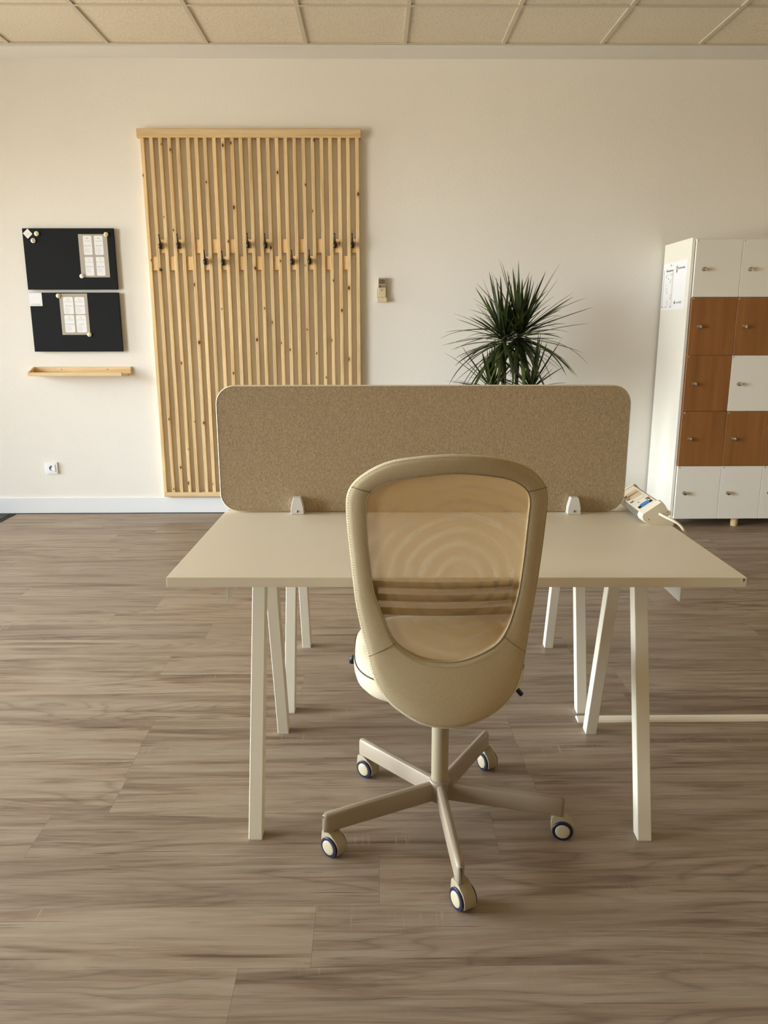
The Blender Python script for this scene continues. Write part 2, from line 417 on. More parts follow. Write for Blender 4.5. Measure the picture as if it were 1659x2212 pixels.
# ================================================================== mesh helpers
def box(bm, x0, x1, y0, y1, z0, z1, mi=0, mat=None):
    vs = [bm.verts.new((x, y, z)) for x in (x0, x1) for y in (y0, y1) for z in (z0, z1)]
    if mat is not None:
        for v in vs: v.co = mat @ v.co
    fs = []
    for q in ((0, 1, 3, 2), (4, 6, 7, 5), (0, 4, 5, 1), (2, 3, 7, 6), (0, 2, 6, 4), (1, 5, 7, 3)):
        f = bm.faces.new([vs[i] for i in q]); f.material_index = mi; fs.append(f)
    return fs
def bevel(bm, w, seg=2, edges=None):
    bmesh.ops.bevel(bm, geom=edges if edges is not None else bm.edges[:], offset=w, segments=seg, affect='EDGES', profile=0.5, clamp_overlap=True)
def BM(): return bmesh.new()
def cyl(bm, a, b, r0, r1=None, n=20, mi=0, cap=True):
    a, b = Vector(a), Vector(b); r1 = r0 if r1 is None else r1
    d = (b-a).normalized(); u = d.orthogonal().normalized(); w = d.cross(u)
    A = [bm.verts.new(a + r0*(u*cos(2*pi*i/n)+w*sin(2*pi*i/n))) for i in range(n)]
    B = [bm.verts.new(b + r1*(u*cos(2*pi*i/n)+w*sin(2*pi*i/n))) for i in range(n)]
    for i in range(n):
        f = bm.faces.new((A[i], A[(i+1) % n], B[(i+1) % n], B[i])); f.material_index = mi; f.smooth = True
    if cap:
        f = bm.faces.new(A[::-1]); f.material_index = mi
        f = bm.faces.new(B); f.material_index = mi
def lathe(bm, prof, c=(0, 0, 0), axis='Z', n=32, mi=0):
    """prof: list of (radius, height) turned about an axis through c"""
    rings = []
    for r, h in prof:
        ring = []
        for i in range(n):
            a = 2*pi*i/n
            if axis == 'Z': p = (c[0]+r*cos(a), c[1]+r*sin(a), c[2]+h)
            elif axis == 'Y': p = (c[0]+r*cos(a), c[1]+h, c[2]+r*sin(a))
            else: p = (c[0]+h, c[1]+r*cos(a), c[2]+r*sin(a))
            ring.append(bm.verts.new(p))
        rings.append(ring)
    for A, B in zip(rings, rings[1:]):
        for i in range(n):
            f = bm.faces.new((A[i], A[(i+1) % n], B[(i+1) % n], B[i])); f.smooth = True; f.material_index = mi
    if prof[0][0] > 1e-6: bm.faces.new(rings[0][::-1]).material_index = mi
    if prof[-1][0] > 1e-6: bm.faces.new(rings[-1]).material_index = mi
    bmesh.ops.remove_doubles(bm, verts=bm.verts[:], dist=1e-7)
    bmesh.ops.recalc_face_normals(bm, faces=bm.faces[:])
def tube(bm, pts, r, n=10, closed=False, mi=0, radii=None):
    pts = [Vector(p) for p in pts]; N = len(pts); rings = []
    ref = None
    for i, p in enumerate(pts):
        a = pts[(i-1) % N] if (closed or i > 0) else p
        b = pts[(i+1) % N] if (closed or i < N-1) else p
        d = (b-a).normalized()
        if ref is None: ref = d.orthogonal().normalized()
        u = (ref - d*ref.dot(d)).normalized(); ref = u; w = d.cross(u)
        rr = radii[i] if radii else r
        rings.append([bm.verts.new(p + rr*(u*cos(2*pi*k/n)+w*sin(2*pi*k/n))) for k in range(n)])
    for i in range(N if closed else N-1):
        A, B = rings[i], rings[(i+1) % N]
        for k in range(n):
            f = bm.faces.new((A[k], A[(k+1) % n], B[(k+1) % n], B[k])); f.smooth = True; f.material_index = mi
    if not closed:
        bm.faces.new(rings[0][::-1]).material_index = mi; bm.faces.new(rings[-1]).material_index = mi
def prism(bm, poly, to3, d0, d1, mi=0):
    """extrude a 2-D polygon: to3(u, v, d) gives the point"""
    A = [bm.verts.new(to3(u, v, d0)) for u, v in poly]; B = [bm.verts.new(to3(u, v, d1)) for u, v in poly]
    N = len(poly)
    fa = bm.faces.new(A); fb = bm.faces.new(B[::-1])
    fs = [fa, fb]
    for i in range(N):
        fs.append(bm.faces.new((A[i], B[i], B[(i+1) % N], A[(i+1) % N])))
    for f in fs: f.material_index = mi
    bmesh.ops.recalc_face_normals(bm, faces=fs)
    return fs
def rrect(x0, x1, z0, z1, r, k=6):
    pts = []
    for cx, cz, a0 in ((x1-r, z1-r, 0), (x0+r, z1-r, 90), (x0+r, z0+r, 180), (x1-r, z0+r, 270)):
        for i in range(k+1):
            a = radians(a0 + 90*i/k); pts.append((cx+r*cos(a), cz+r*sin(a)))
    return pts
def smooth_loop(pts, n, it=2):
    """resample a closed loop evenly through a Catmull-Rom curve, then relax it"""
    P = [Vector((p[0], p[1])) for p in pts]; N = len(P); dense = []
    for i in range(N):
        a, b, c, d = P[(i-1) % N], P[i], P[(i+1) % N], P[(i+2) % N]
        for k in range(12):
            t = k/12
            dense.append(0.5*((2*b)+(c-a)*t+(2*a-5*b+4*c-d)*t*t+(-a+3*b-3*c+d)*t**3))
    L = [0]
    for i in range(len(dense)): L.append(L[-1]+(dense[(i+1) % len(dense)]-dense[i]).length)
    out = []; j = 0
    for i in range(n):
        s = L[-1]*i/n
        while L[j+1] < s: j += 1
        t = (s-L[j])/max(1e-9, L[j+1]-L[j])
        out.append(dense[j % len(dense)].lerp(dense[(j+1) % len(dense)], t))
    for _ in range(it):
        out = [(out[(i-1) % n]+2*out[i]+out[(i+1) % n])/4 for i in range(n)]
    return out
def obj(name, bm, mats, parent=None, smooth=False, loc=None, auto=False):
    me = bpy.data.meshes.new(name)
    if smooth:
        for f in bm.faces: f.smooth = True
    bm.to_mesh(me); bm.free()
    for k in (mats if isinstance(mats, (list, tuple)) else [mats]): me.materials.append(M[k])
    o = bpy.data.objects.new(name, me); COL.objects.link(o)
    if parent is not None: o.parent = parent
    if loc is not None: o.location = loc
    if auto:
        try: me.set_sharp_from_angle(angle=radians(40))
        except Exception: pass
    return o
def tag(o, label, cat, group=None):
    o['label'] = label; o['category'] = cat
    if group: o['group'] = group
    return o
def thing(name, label, cat, loc=(0, 0, 0), rz=0.0, group=None):
    o = bpy.data.objects.new(name, None); COL.objects.link(o)
    o.location = loc; o.rotation_euler = (0, 0, rz); o.empty_display_size = 0.1
    return tag(o, label, cat, group)
def struct(name, bm, mats, parent=None, **k):
    o = obj(name, bm, mats, parent, **k); o['kind'] = 'structure'
    return o
def text_into(bm, body, size, mat4, mi=0, align='LEFT', weight=0.0):
    cu = bpy.data.curves.new('lettering', 'FONT'); cu.body = body; cu.size = size; cu.align_x = align
    cu.offset = weight
    t = bpy.data.objects.new('lettering', cu); COL.objects.link(t)
    bpy.context.view_layer.update()
    dg = bpy.context.evaluated_depsgraph_get()
    me = bpy.data.meshes.new_from_object(t.evaluated_get(dg))
    me.transform(mat4)
    s = len(bm.faces)
    bm.from_mesh(me); bm.faces.ensure_lookup_table()
    for f in bm.faces[s:]: f.material_index = mi
    bpy.data.objects.remove(t); bpy.data.curves.remove(cu); bpy.data.meshes.remove(me)
def on_wall(x, y, z):
    """text frame on a surface that faces the viewer (-y)"""
    return Matrix(((1, 0, 0, x), (0, 0, -1, y), (0, 1, 0, z), (0, 0, 0, 1)))
def on_left_side(x, y, z):
    """text frame on a surface that faces -x (reads towards -y)"""
    return Matrix(((0, 0, -1, x), (-1, 0, 0, y), (0, 1, 0, z), (0, 0, 0, 1)))

# ================================================================== the setting
def build_floor():
    bm = BM()
    uvl = bm.loops.layers.uv.new('plank_uv'); jl = bm.loops.layers.uv.new('joint_uv')
    cl = bm.loops.layers.float_color.new('plank_id')
    PW, PL, Y0 = 0.1846, 1.243, 1.598
    known = {-2: -0.30, -1: -0.145, 0: 0.005, 1: 0.322, 2: -0.765, 3: -0.775, 4: -0.78, 5: -0.31}
    rg = random.Random(11)
    k0 = int(math.floor((YF-Y0)/PW))-1; k1 = int(math.ceil((YB-Y0)/PW))+1
    for k in range(k0, k1):
        ya, yb = max(YF, Y0+k*PW), min(YB, Y0+(k+1)*PW)
        if yb - ya < 1e-4: continue
        xs = known.get(k, rg.uniform(0, PL))
        x = xs - PL*math.ceil((xs-XL)/PL)
        while x < XR:
            xa, xb = max(XL, x), min(XR, x+PL)
            if xb - xa > 1e-4:
                f = bm.faces.new([bm.verts.new(c) for c in ((xa, ya, 0), (xb, ya, 0), (xb, yb, 0), (xa, yb, 0))])
                col = (rg.random(), rg.random(), rg.random(), 1)
                for lp in f.loops:
                    c = lp.vert.co
                    lp[uvl].uv = (c.x-x, c.y-(Y0+k*PW)); lp[cl] = col
                    lp[jl].uv = (c.x-x, c.y-(Y0+k*PW))
            x += PL
    struct('floor', bm, 'floor')
build_floor()

# back wall, right wall, wall behind the camera
bm = BM(); box(bm, XL-0.2, XR+0.2, YB, YB+0.2, -0.1, ZC+0.3); struct('wall_back', bm, 'wall')
bm = BM(); box(bm, XR, XR+0.2, YF, YB, -0.1, ZC+0.3); struct('wall_right', bm, 'farwall')
bm = BM(); box(bm, XL-0.2, XR+0.2, YF-0.2, YF, -0.1, ZC+0.3); struct('wall_front', bm, 'farwall')
bm = BM()
cuts = sorted([(a, b, WZ0, WZ1) for a, b in WINS] + [(DOOR[0], DOOR[1], 0.0, 2.50)])
y = YF
for a, b, z0, z1 in cuts:
    box(bm, XL-0.2, XL, y, a, -0.1, ZC+0.3)
    box(bm, XL-0.2, XL, a, b, z1, ZC+0.3)
    box(bm, XL-0.2, XL, a, b, -0.1, z0)
    y = b
box(bm, XL-0.2, XL, y, YB, -0.1, ZC+0.3)
struct('wall_left', bm, 'wall')
for i, (a, b) in enumerate(WINS):
    bm = BM(); t = 0.06
    for q in ((a, a+t, WZ0, WZ1), (b-t, b, WZ0, WZ1), (a+t, b-t, WZ0, WZ0+t), (a+t, b-t, WZ1-t, WZ1), ((a+b)/2-.025, (a+b)/2+.025, WZ0+t, WZ1-t)):
        box(bm, XL-0.13, XL-0.06, *q)
    w = struct('window_%d' % (i+1), bm, 'frame')
    bm = BM(); box(bm, XL-0.1, XL-0.094, a+t, b-t, WZ0+t, WZ1-t)
    obj('window_pane', bm, 'glass', w)
bm = BM(); a, b = DOOR; t = 0.09
for q in ((a, a+t, 0, 2.5), (b-t, b, 0, 2.5), (a+t, b-t, 0.0, 0.1), (a+t, b-t, 2.41, 2.5), (a+t, b-t, 1.0, 1.06)):
    box(bm, XL-0.12, XL-0.05, *q)
d = struct('door_1', bm, 'frame')
bm = BM(); box(bm, XL-0.09, XL-0.082, a+t, b-t, 0.1, 2.41); obj('door_pane', bm, 'glass', d)
bm = BM(); tube(bm, [(XL-0.05, a+.16, .9), (XL-0.0, a+.16, .9), (XL-0.0, a+.16, 1.3), (XL-0.05, a+.16, 1.3)], 0.012); obj('door_handle', bm, 'alu', d)

# ceiling: mineral tiles in a painted T-bar grid, a plaster soffit along the back wall
GX0, GDX, GY0, GDY = 0.200, 0.6285, 5.515, 0.6075
def build_ceiling():
    bm = BM(); cl = bm.loops.layers.float_color.new('tile_id'); rg = random.Random(3)
    i0 = int(math.floor((XL-GX0)/GDX)); i1 = int(math.ceil((XR-GX0)/GDX))
    j1 = int(math.ceil((GY0-YF)/GDY))
    for i in range(i0, i1):
        for j in range(0, j1):
            xa, xb = max(XL, GX0+i*GDX), min(XR, GX0+(i+1)*GDX)
            ya, yb = max(YF, GY0-(j+1)*GDY), GY0-j*GDY
            f = bm.faces.new([bm.verts.new(c) for c in ((xa, ya, ZC+.007), (xa, yb, ZC+.007), (xb, yb, ZC+.007), (xb, ya, ZC+.007))])
            col = (rg.random(), rg.random(), rg.random(), 1)
            for lp in f.loops: lp[cl] = col
    box(bm, XL-.2, XR+.2, YF-.2, YB+.2, ZC+.02, ZC+.3)
    struct('ceiling', bm, 'tile')
    bm = BM(); t = 0.012
    for i in range(i0, i1+1):
        x = GX0+i*GDX
        if XL+t < x < XR-t: box(bm, x-t, x+t, YF, GY0, ZC-.001, ZC+.012)
    for j in range(1, j1):
        y = GY0-j*GDY
        if y > YF+t: box(bm, XL, XR, y-t, y+t, ZC-.0005, ZC+.0115)
    box(bm, XL, XR, GY0-.022, GY0+.001, ZC-.0015, ZC+.012)
    struct('trim_1', bm, 'tbar')
    bm = BM(); box(bm, XL, XR, GY0, YB, 3.097, ZC+.15); struct('trim_2', bm, 'soffit')
build_ceiling()
bm = BM(); box(bm, XL, XR, YB-.014, YB, 0.003, 0.122)
bevel(bm, 0.004, 2, [e for e in bm.edges if all(v.co.z > .1 and v.co.y < YB-.01 for v in e.verts)])
struct('baseboard_back', bm, 'base')
bm = BM(); box(bm, XL, XR, YB-.022, YB-.0002, 0.0003, 0.0045); struct('baseboard_shade', bm, 'dark')   # dark strip painted as the shade in the gap under the baseboard
bm = BM(); box(bm, XR-.014, XR, YF, YB-.014, 0.0, 0.122); struct('baseboard_right', bm, 'base')

# square frames around the added fill lights, unseen behind the camera
for x, y, p in FILL_LAMPS:
    t = thing('fill_lamp', 'square frame of an added fill light on the ceiling, unseen behind the viewer', 'lamp', (x, y, ZC), 0, 'added fill lights')
    bm = BM()
    for q in ((-.31, -.285, -.29, .29), (.285, .31, -.29, .29), (-.31, .31, -.305, -.285), (-.31, .31, .285, .305)):
        box(bm, q[0], q[1], q[2], q[3], -.014, .004)
    obj('fill_lamp_frame', bm, 'tbar', t)

# ================================================================== desks
DX, DY, DR = 0.1955, 1.8105, -0.0178
def make_desk(name, label, v0, legs, loc):
    """legs: list of (u, foot v, top v, depth); local frame: u along the front, v away from the viewer"""
    root = thing(name, label, 'desk', loc, DR, 'beige desks pushed back to back')
    bm = BM(); box(bm, -.7075, .7075, 0, .703, .725, .75)
    bevel(bm, 0.0012, 2)
    obj('tabletop', bm, 'desk', root)
    for u, vf, vt in legs:
        bm = BM(); w, d = .0185, .021
        k = (vt-vf)/.72
        vs0 = [bm.verts.new((u+a, vf+b, 0.004)) for a, b in ((-w, -d), (w, -d), (w, d), (-w, d))]
        vs1 = [bm.verts.new((u+a, vt+b, .725)) for a, b in ((-w, -d), (w, -d), (w, d), (-w, d))]
        bm.faces.new(vs0[::-1]); bm.faces.new(vs1)
        for i in range(4): bm.faces.new((vs0[i], vs0[(i+1) % 4], vs1[(i+1) % 4], vs1[i]))
        bevel(bm, 0.0022, 2, [e for e in bm.edges if abs(e.verts[0].co.z-e.verts[1].co.z) > .3])
        lg = obj('leg', bm, 'leg', root)
        bm = BM(); box(bm, u-w+.001, u+w-.001, vf-d+.001, vf+d-.001, 0.0, 0.0045); obj('foot_pad', bm, 'bracket', lg)
    for s in (-1, 1):
        u = s*.572
        bm = BM()
        poly = rrect(.055, .64, .667, .7249, .006, 3)
        prism(bm, poly, lambda a, b, d: (d, a, b), u-.0015, u+.0015)
        box(bm, min(u, u-s*.05), max(u, u-s*.05), .06, .64, .7215, .7249)
        obj('side_bracket', bm, 'bracket', root)
        bm = BM(); ur = s*.523; box(bm, ur-.018, ur+.018, .12, .60, .70, .7249); obj('leg_plate', bm, 'leg', root)
    for v in (.24, .46):
        bm = BM(); box(bm, -.505, .505, v-.012, v+.012, .699, .7249); obj('cross_rail', bm, 'leg', root)
    return root
dk = make_desk('desk', 'beige desk nearest the viewer, office chair pushed up to its front edge, numbered 9', 0,
          [(-.523, .048, .284), (.523, .048, .250), (-.523, .617, .43), (.523, .617, .43)], (DX, DY, 0))
# round sticker with the desk number
bm = BM(); prism(bm, rrect(.693, .7055, .737, .7495, .002, 3), lambda a, b, d: (a, d, b), -.0006, 0.0005)
st = obj('number_sticker', bm, 'sticker', dk)
bm = BM(); text_into(bm, '9', .0125, on_wall(.6965, -.0008, .7385), weight=.0002); obj('sticker_digit', bm, 'ink', st)
rot = Matrix.Rotation(DR, 3, 'Z')
def desk_pt(u, v, z=0.0):
    q = rot @ Vector((u, v, 0)); return (DX+q.x, DY+q.y, z)
dk2 = make_desk('desk', 'beige desk behind the felt screen, mostly hidden, only its legs showing', 0,
          [(-.523, .048, .284), (.523, .048, .250), (-.523, .640, .45), (.523, .640, .45)], desk_pt(.004, .714))

# ================================================================== desk screen
def make_screen():
    root = thing('desk_screen', 'brown felt privacy screen with rounded corners clamped between the two desks', 'desk screen', desk_pt(-.054, .708, .7505), DR)
    bm = BM()
    poly = rrect(-.6625, .6625, .006, .413, .058, 10)
    fs = prism(bm, poly, lambda a, b, d: (a, d, b), -.0125, .0125)
    obj('felt_panel', bm, 'screen', root)
    for y in (-.0125, .0125):
        pass
    bm = BM()
    # edge band
    A = [(a, b) for a, b in poly]
    N = len(A); outer = []
    cx, cz = 0, .2095
    ring = []
    for y, s in ((-.0135, .0), (-.010, .0026), (.010, .0026), (.0135, .0)):
        row = []
        for i, (a, b) in enumerate(A):
            pa, pb = A[(i-1) % N], A[(i+1) % N]
            tx, tz = pb[0]-pa[0], pb[1]-pa[1]; L = hypot(tx, tz)
            nx, nz = tz/L, -tx/L
            row.append(bm.verts.new((a+nx*s, y, b+nz*s)))
        ring.append(row)
    for R0, R1 in zip(ring, ring[1:]):
        for i in range(N):
            bm.faces.new((R0[i], R0[(i+1) % N], R1[(i+1) % N], R1[i]))
    bmesh.ops.recalc_face_normals(bm, faces=bm.faces[:])
    obj('edge_band', bm, 'piping', root, smooth=True)
    for u in (-.409, .495):
        bm = BM()
        poly2 = [(u-.0215, 0), (u+.0215, 0), (u+.0205, .022), (u+.0135, .052), (u+.0115, .0555), (u-.0115, .0555), (u-.0135, .052), (u-.0205, .022)]
        prism(bm, poly2, lambda a, b, d: (a, d, b), -.044, -.0140)
        bevel(bm, 0.0015, 2)
        prism(bm, poly2, lambda a, b, d: (a, d, b), .0140, .044)
        box(bm, u-.02, u+.02, -.03, .03, 0.0005, .006)
        cl = obj('clamp', bm, 'bracket', root)
        bm = BM(); lathe(bm, [(0, -.0462), (.0022, -.0462), (.0026, -.0455), (.0036, -.0455), (.0042, -.044)], (u+.0005, 0, .0105), 'Y', 20)
        obj('clamp_screw', bm, 'screw', cl)
    return root
make_screen()

# ================================================================== power strip on the desk edge
def make_power():
    root = thing('power_strip', 'cream power strip with a blue network flap on the desk corner beside the felt screen', 'power strip', (0.866, 2.324, 0.7503), -0.028)
    ox, oz = 0.866, 0.7503
    face = [(.849, .7503), (.836, .757), (.826, .766), (.8225, .776), (.8245, .784), (.876, .821), (.8825, .8205), (.890, .812), (.897, .800), (.912, .789), (.9095, .783), (.899, .777), (.9155, .757), (.9165, .7503)]
    rim = [(.847, .7505), (.832, .756), (.816, .768), (.8115, .780), (.815, .789), (.870, .8255), (.8775, .8255), (.889, .813), (.896, .801), (.911, .789), (.908, .783), (.898, .777), (.914, .757), (.915, .7505)]
    L = lambda P: [(a-ox, b-oz) for a, b in P]
    n_end = 0
    for y0, y1 in ((0.0, .016), (.262, .278)):
        bm = BM()
        F, Rm = L(face), L(rim)
        ya, yb = (y0, y1)
        A = [bm.verts.new((a, ya, b)) for a, b in (F if y0 == 0 else Rm)]
        B = [bm.verts.new((a, yb, b)) for a, b in Rm]
        N = len(A)
        bm.faces.new(A); bm.faces.new(B[::-1])
        for i in range(N): bm.faces.new((A[i], B[i], B[(i+1) % N], A[(i+1) % N]))
        bmesh.ops.recalc_face_normals(bm, faces=bm.faces[:])
        c = obj('end_cap', bm, 'plastic', root)
        if y0 == 0:
            for sx, sz in ((.843, .767), (.8985, .791)):
                bm = BM(); cyl(bm, (sx-ox, -.0006, sz-oz), (sx-ox, .002, sz-oz), .0017, n=14)
                obj('screw_hole', bm, 'brass', c)
    # slanted direction along the socket face
    P0 = Vector((.815-ox, 0, .786-oz)); P1 = Vector((.872-ox, 0, .8235-oz))
    dv = (P1-P0).normalized(); nv = Vector((-dv.z, 0, dv.x))
    bm = BM()
    body = [(.842, .755), (.822, .764), (.816, .774), (.817, .784), (.871, .8205), (.876, .8205), (.886, .810), (.892, .799), (.893, .780), (.905, .7585)]
    prism(bm, L(body), lambda a, b, d: (a, d, b), .016, .262)
    obj('aluminium_body', bm, 'alu', root)
    Lf = (P1-P0).length
    def fpt(s, y, h): return P0 + dv*(s*Lf) + nv*h + Vector((0, y, 0))
    def slab(bm, s0, s1, y0, y1, h0, h1, mi=0):
        vs = [bm.verts.new(fpt(s, y, h)) for s in (s0, s1) for y in (y0, y1) for h in (h0, h1)]
        for q in ((0, 1, 3, 2), (4, 6, 7, 5), (0, 4, 5, 1), (2, 3, 7, 6), (0, 2, 6, 4), (1, 5, 7, 3)):
            bm.faces.new([vs[i] for i in q]).material_index = mi
        bmesh.ops.recalc_face_normals(bm, faces=bm.faces[:])
    bm = BM(); slab(bm, .06, .94, .018, .260, -.002, .0012); pl = obj('socket_panel', bm, 'plastic', root)
    for k, yc in enumerate((.199, .161, .124)):
        bm = BM(); slab(bm, .26, .80, yc-.017, yc+.017, .0012, .0026)
        so = obj('socket', bm, 'tan' if k < 2 else 'plastic', pl)
        bm = BM(); a = fpt(.20, yc, .0010); b = fpt(.20, yc, .0034); cyl(bm, a, b, .0058, n=18, mi=0)
        a = fpt(.20, yc, .0030); b = fpt(.20, yc, .0038); cyl(bm, a, b, .0030, n=14, mi=1)
        obj('earth_contact', bm, ['brass', 'tan'], so)
    bm = BM()
    for yy in (.084, .071): slab(bm, .80, .90, yy-.004, yy+.004, .0012, .0018)
    for yy in (.087, .074): slab(bm, .72, .80, yy-.003, yy+.003, .0012, .0018)
    obj('usb_port', bm, 'black', pl)
    bm = BM(); cyl(bm, fpt(.36, .088, .001), fpt(.36, .088, .0022), .006, n=16, mi=0); cyl(bm, fpt(.36, .088, .002), fpt(.36, .088, .0027), .0034, n=12, mi=1)
    obj('switch_symbol', bm, ['paper', 'greyink'], pl)
    bm = BM(); slab(bm, .16, .86, .033, .057, .0012, .0017, 0); slab(bm, .30, .70, .033, .059, .0014, .0045, 1); slab(bm, .13, .88, .027, .033, .0012, .0022, 2)
    obj('network_socket', bm, ['black', 'blueplug', 'paper'], pl)
    # mains cable from the end cap over the desk edge and back under the table
    pts = [(.8755, 2.33, .7845), (.8765, 2.318, .7842), (.886, 2.302, .780), (.905, 2.285, .772), (.922, 2.275, .760), (.932, 2.270, .745), (.9355, 2.270, .728), (.930, 2.275, .712), (.91, 2.285, .704), (.88, 2.30, .703), (.84, 2.32, .710)]
    ca, sa = cos(.028), sin(.028)
    loc = []
    for x, y, z in pts:
        dx, dy = x-.866, y-2.324
        loc.append(Vector((dx*ca-dy*sa, dx*sa+dy*ca, z-.7503)))
    sm = []
    for i in range(len(loc)-1):
        a, b, c, d2 = loc[max(0, i-1)], loc[i], loc[i+1], loc[min(len(loc)-1, i+2)]
        for k in range(6):
            t = k/6
            sm.append(0.5*((2*b)+(c-a)*t+(2*a-5*b+4*c-d2)*t*t+(-a+3*b-3*c+d2)*t**3))
    sm.append(loc[-1])
    bm = BM(); tube(bm, sm, .0042, 12); obj('mains_cable', bm, 'plastic', root)
make_power()

# floor cable cover running off to the right
bm = BM()
prof = [(-.021, 0), (-.017, .007), (-.009, .0115), (0, .0125), (.009, .0115), (.017, .007), (.021, 0)]
prism(bm, prof, lambda a, b, d: (d, a, b), 0.0, 2.6)
for f in bm.faces: f.smooth = False
o = obj('cable_cover', bm, 'plastic', None, loc=(.705, 2.497, 0.0002))
tag(o, 'white cable cover lying on the floor, running from the desk leg to the right', 'cable cover')

# ================================================================== office chair
CX, CY = 0.1735, 1.921
def make_chair():
    root = thing('office_chair', 'beige mesh back swivel chair on castors pushed up to the near desk', 'office chair', (CX, CY, 0))
    Lc = lambda p: Vector((p[0]-CX, p[1]-CY, p[2]))
    OUT = [(0.149,1.082), (0.088,1.077), (0.029,1.066), (-0.015,1.043), (-0.043,1.020), (-0.056,1.002), (-0.063,0.981), (-0.064,0.960), (-0.063,0.919), (-0.059,0.863), (-0.054,0.800), (-0.051,0.764), (-0.046,0.711), (-0.039,0.672), (-0.030,0.628), (-0.020,0.588), (-0.009,0.538), (0.008,0.499), (0.031,0.470), (0.064,0.446), (0.097,0.426), (0.130,0.417), (0.163,0.413), (0.196,0.414), (0.229,0.421), (0.263,0.434), (0.298,0.455), (0.328,0.486), (0.346,0.528), (0.357,0.581), (0.365,0.644), (0.371,0.698), (0.376,0.751), (0.380,0.834), (0.381,0.903), (0.381,0.959), (0.380,0.983), (0.374,1.004), (0.360,1.024), (0.339,1.044), (0.310,1.061), (0.263,1.074), (0.204,1.081)]
    INN = [(0.146,1.040), (0.089,1.033), (0.044,1.025), (0.012,1.011), (-0.013,0.992), (-0.019,0.970), (-0.020,0.935), (-0.018,0.873), (-0.013,0.821), (-0.005,0.753), (0.005,0.718), (0.018,0.680), (0.031,0.644), (0.047,0.616), (0.071,0.597), (0.103,0.581), (0.136,0.575), (0.172,0.573), (0.205,0.577), (0.244,0.590), (0.279,0.608), (0.298,0.627), (0.314,0.660), (0.325,0.702), (0.333,0.744), (0.338,0.819), (0.339,0.879), (0.339,0.941), (0.339,0.968), (0.332,0.993), (0.312,1.013), (0.283,1.027), (0.236,1.036), (0.185,1.041)]
    N = 144
    O, I = smooth_loop(OUT, N, 2), smooth_loop(INN, N, 1)
    zk = [.38, .50, .62, .75, .9, 1.08]; yk = [1.68, 1.698, 1.712, 1.70, 1.665, 1.605]
    def yc(z):
        s = [0]*len(zk)
        for i in range(len(zk)):
            a, b = max(0, i-1), min(len(zk)-1, i+1); s[i] = (yk[b]-yk[a])/(zk[b]-zk[a])
        z = min(max(z, zk[0]), zk[-1]); i = 0
        while i < len(zk)-2 and z > zk[i+1]: i += 1
        h = zk[i+1]-zk[i]; t = (z-zk[i])/h
        return (2*t**3-3*t*t+1)*yk[i]+(t**3-2*t*t+t)*h*s[i]+(-2*t**3+3*t*t)*yk[i+1]+(t**3-t*t)*h*s[i+1]
    def S(x, z, d=0.0):           # d > 0 lies towards the sitter
        return Lc((x, yc(z)+.6*(x-.166)**2+d, z))
    # --- cover of the back frame: (t across the band, depth)
    prof = [(.0, .020), (-.012, .013), (.0, .005), (.03, .001), (.09, -.002), (.3, -.004), (.6, -.003), (.9, .0), (.985, .002), (1.0, .007), (1.0, .018), (.9, .024), (.5, .028), (.1, .026)]
    bm = BM(); rows = []
    for t, d in prof:
        rows.append([bm.verts.new(S(*(O[i].lerp(I[i], t)), d)) for i in range(N)])
    K = len(rows)
    for k in range(K):
        A, B = rows[k], rows[(k+1) % K]
        for i in range(N):
            bm.faces.new((A[i], A[(i+1) % N], B[(i+1) % N], B[i]))
    bmesh.ops.recalc_face_normals(bm, faces=bm.faces[:])
    back = obj('backrest', bm, 'cover', root, smooth=True)
    # piping around the rim
    bm = BM(); tube(bm, [S(*O[i].lerp(I[i], -.006), .0068) for i in range(N)], .0016, 6, True); obj('piping', bm, 'piping', back)
    bm = BM(); tube(bm, [S(*O[i].lerp(I[i], .995), .0015) for i in range(N)], .0011, 6, True); obj('inner_piping', bm, 'stitch', back)
    # stitches: one dash every few millimetres
    for t, dd, nm in ((.045, -.0008, 'rim_stitching'), (.93, -.0012, 'inner_stitching')):
        bm = BM(); Q = [O[i].lerp(I[i], t) for i in range(N)]
        for i in range(N):
            a, b = Q[i], Q[(i+1) % N]
            ln = (b-a).length; c = max(1, int(ln/.0046))
            for k in range(c):
                p, q = a.lerp(b, (k+.15)/c), a.lerp(b, (k+.72)/c)
                tube(bm, [S(*p, dd-.0004), S(*q, dd-.0004)], .0006, 4)
        obj(nm, bm, 'stitch', back)
    # four seams across the band
    def nearest(loop, x, z): return min(range(N), key=lambda i: (loop[i][0]-x)**2+(loop[i][1]-z)**2)
    for a, b in (((-.050, 1.010), (-.010, .992)), ((.376, 1.012), (.334, .994)), ((-.020, .585), (.043, .619)), ((.357, .583), (.300, .628))):
        ia, ib = nearest(O, *a), nearest(I, *b)
        p, q = O[ia], I[ib]
        pts = []; bm = BM()
        for k in range(13):
            t = k/12; d = -.0005 - .0032*sin(pi*min(1, t*1.1)) if t < .9 else -.0008
            w = p.lerp(q, t); pts.append(S(w[0], w[1], [0.0, -.002, -.003, -.0035, -.004, -.004, -.004, -.0037, -.0032, -.0024, -.0016, -.0006, .001][k]-.0002))
        tube(bm, pts, .0006, 5)
        obj('cover_seam', bm, 'seam', back)
    # netting
    bm = BM(); cxy = Vector((.16, .81)); rows = []
    for k in range(1, 25):
        t = k/24*1.01
        rows.append([bm.verts.new(S(*(cxy.lerp(I[i], t)), .010)) for i in range(N)])
    ctr = bm.verts.new(S(cxy[0], cxy[1], .010))
    for i in range(N): bm.faces.new((ctr, rows[0][i], rows[0][(i+1) % N]))
    for A, B in zip(rows, rows[1:]):
        for i in range(N): bm.faces.new((A[i], B[i], B[(i+1) % N], A[(i+1) % N]))
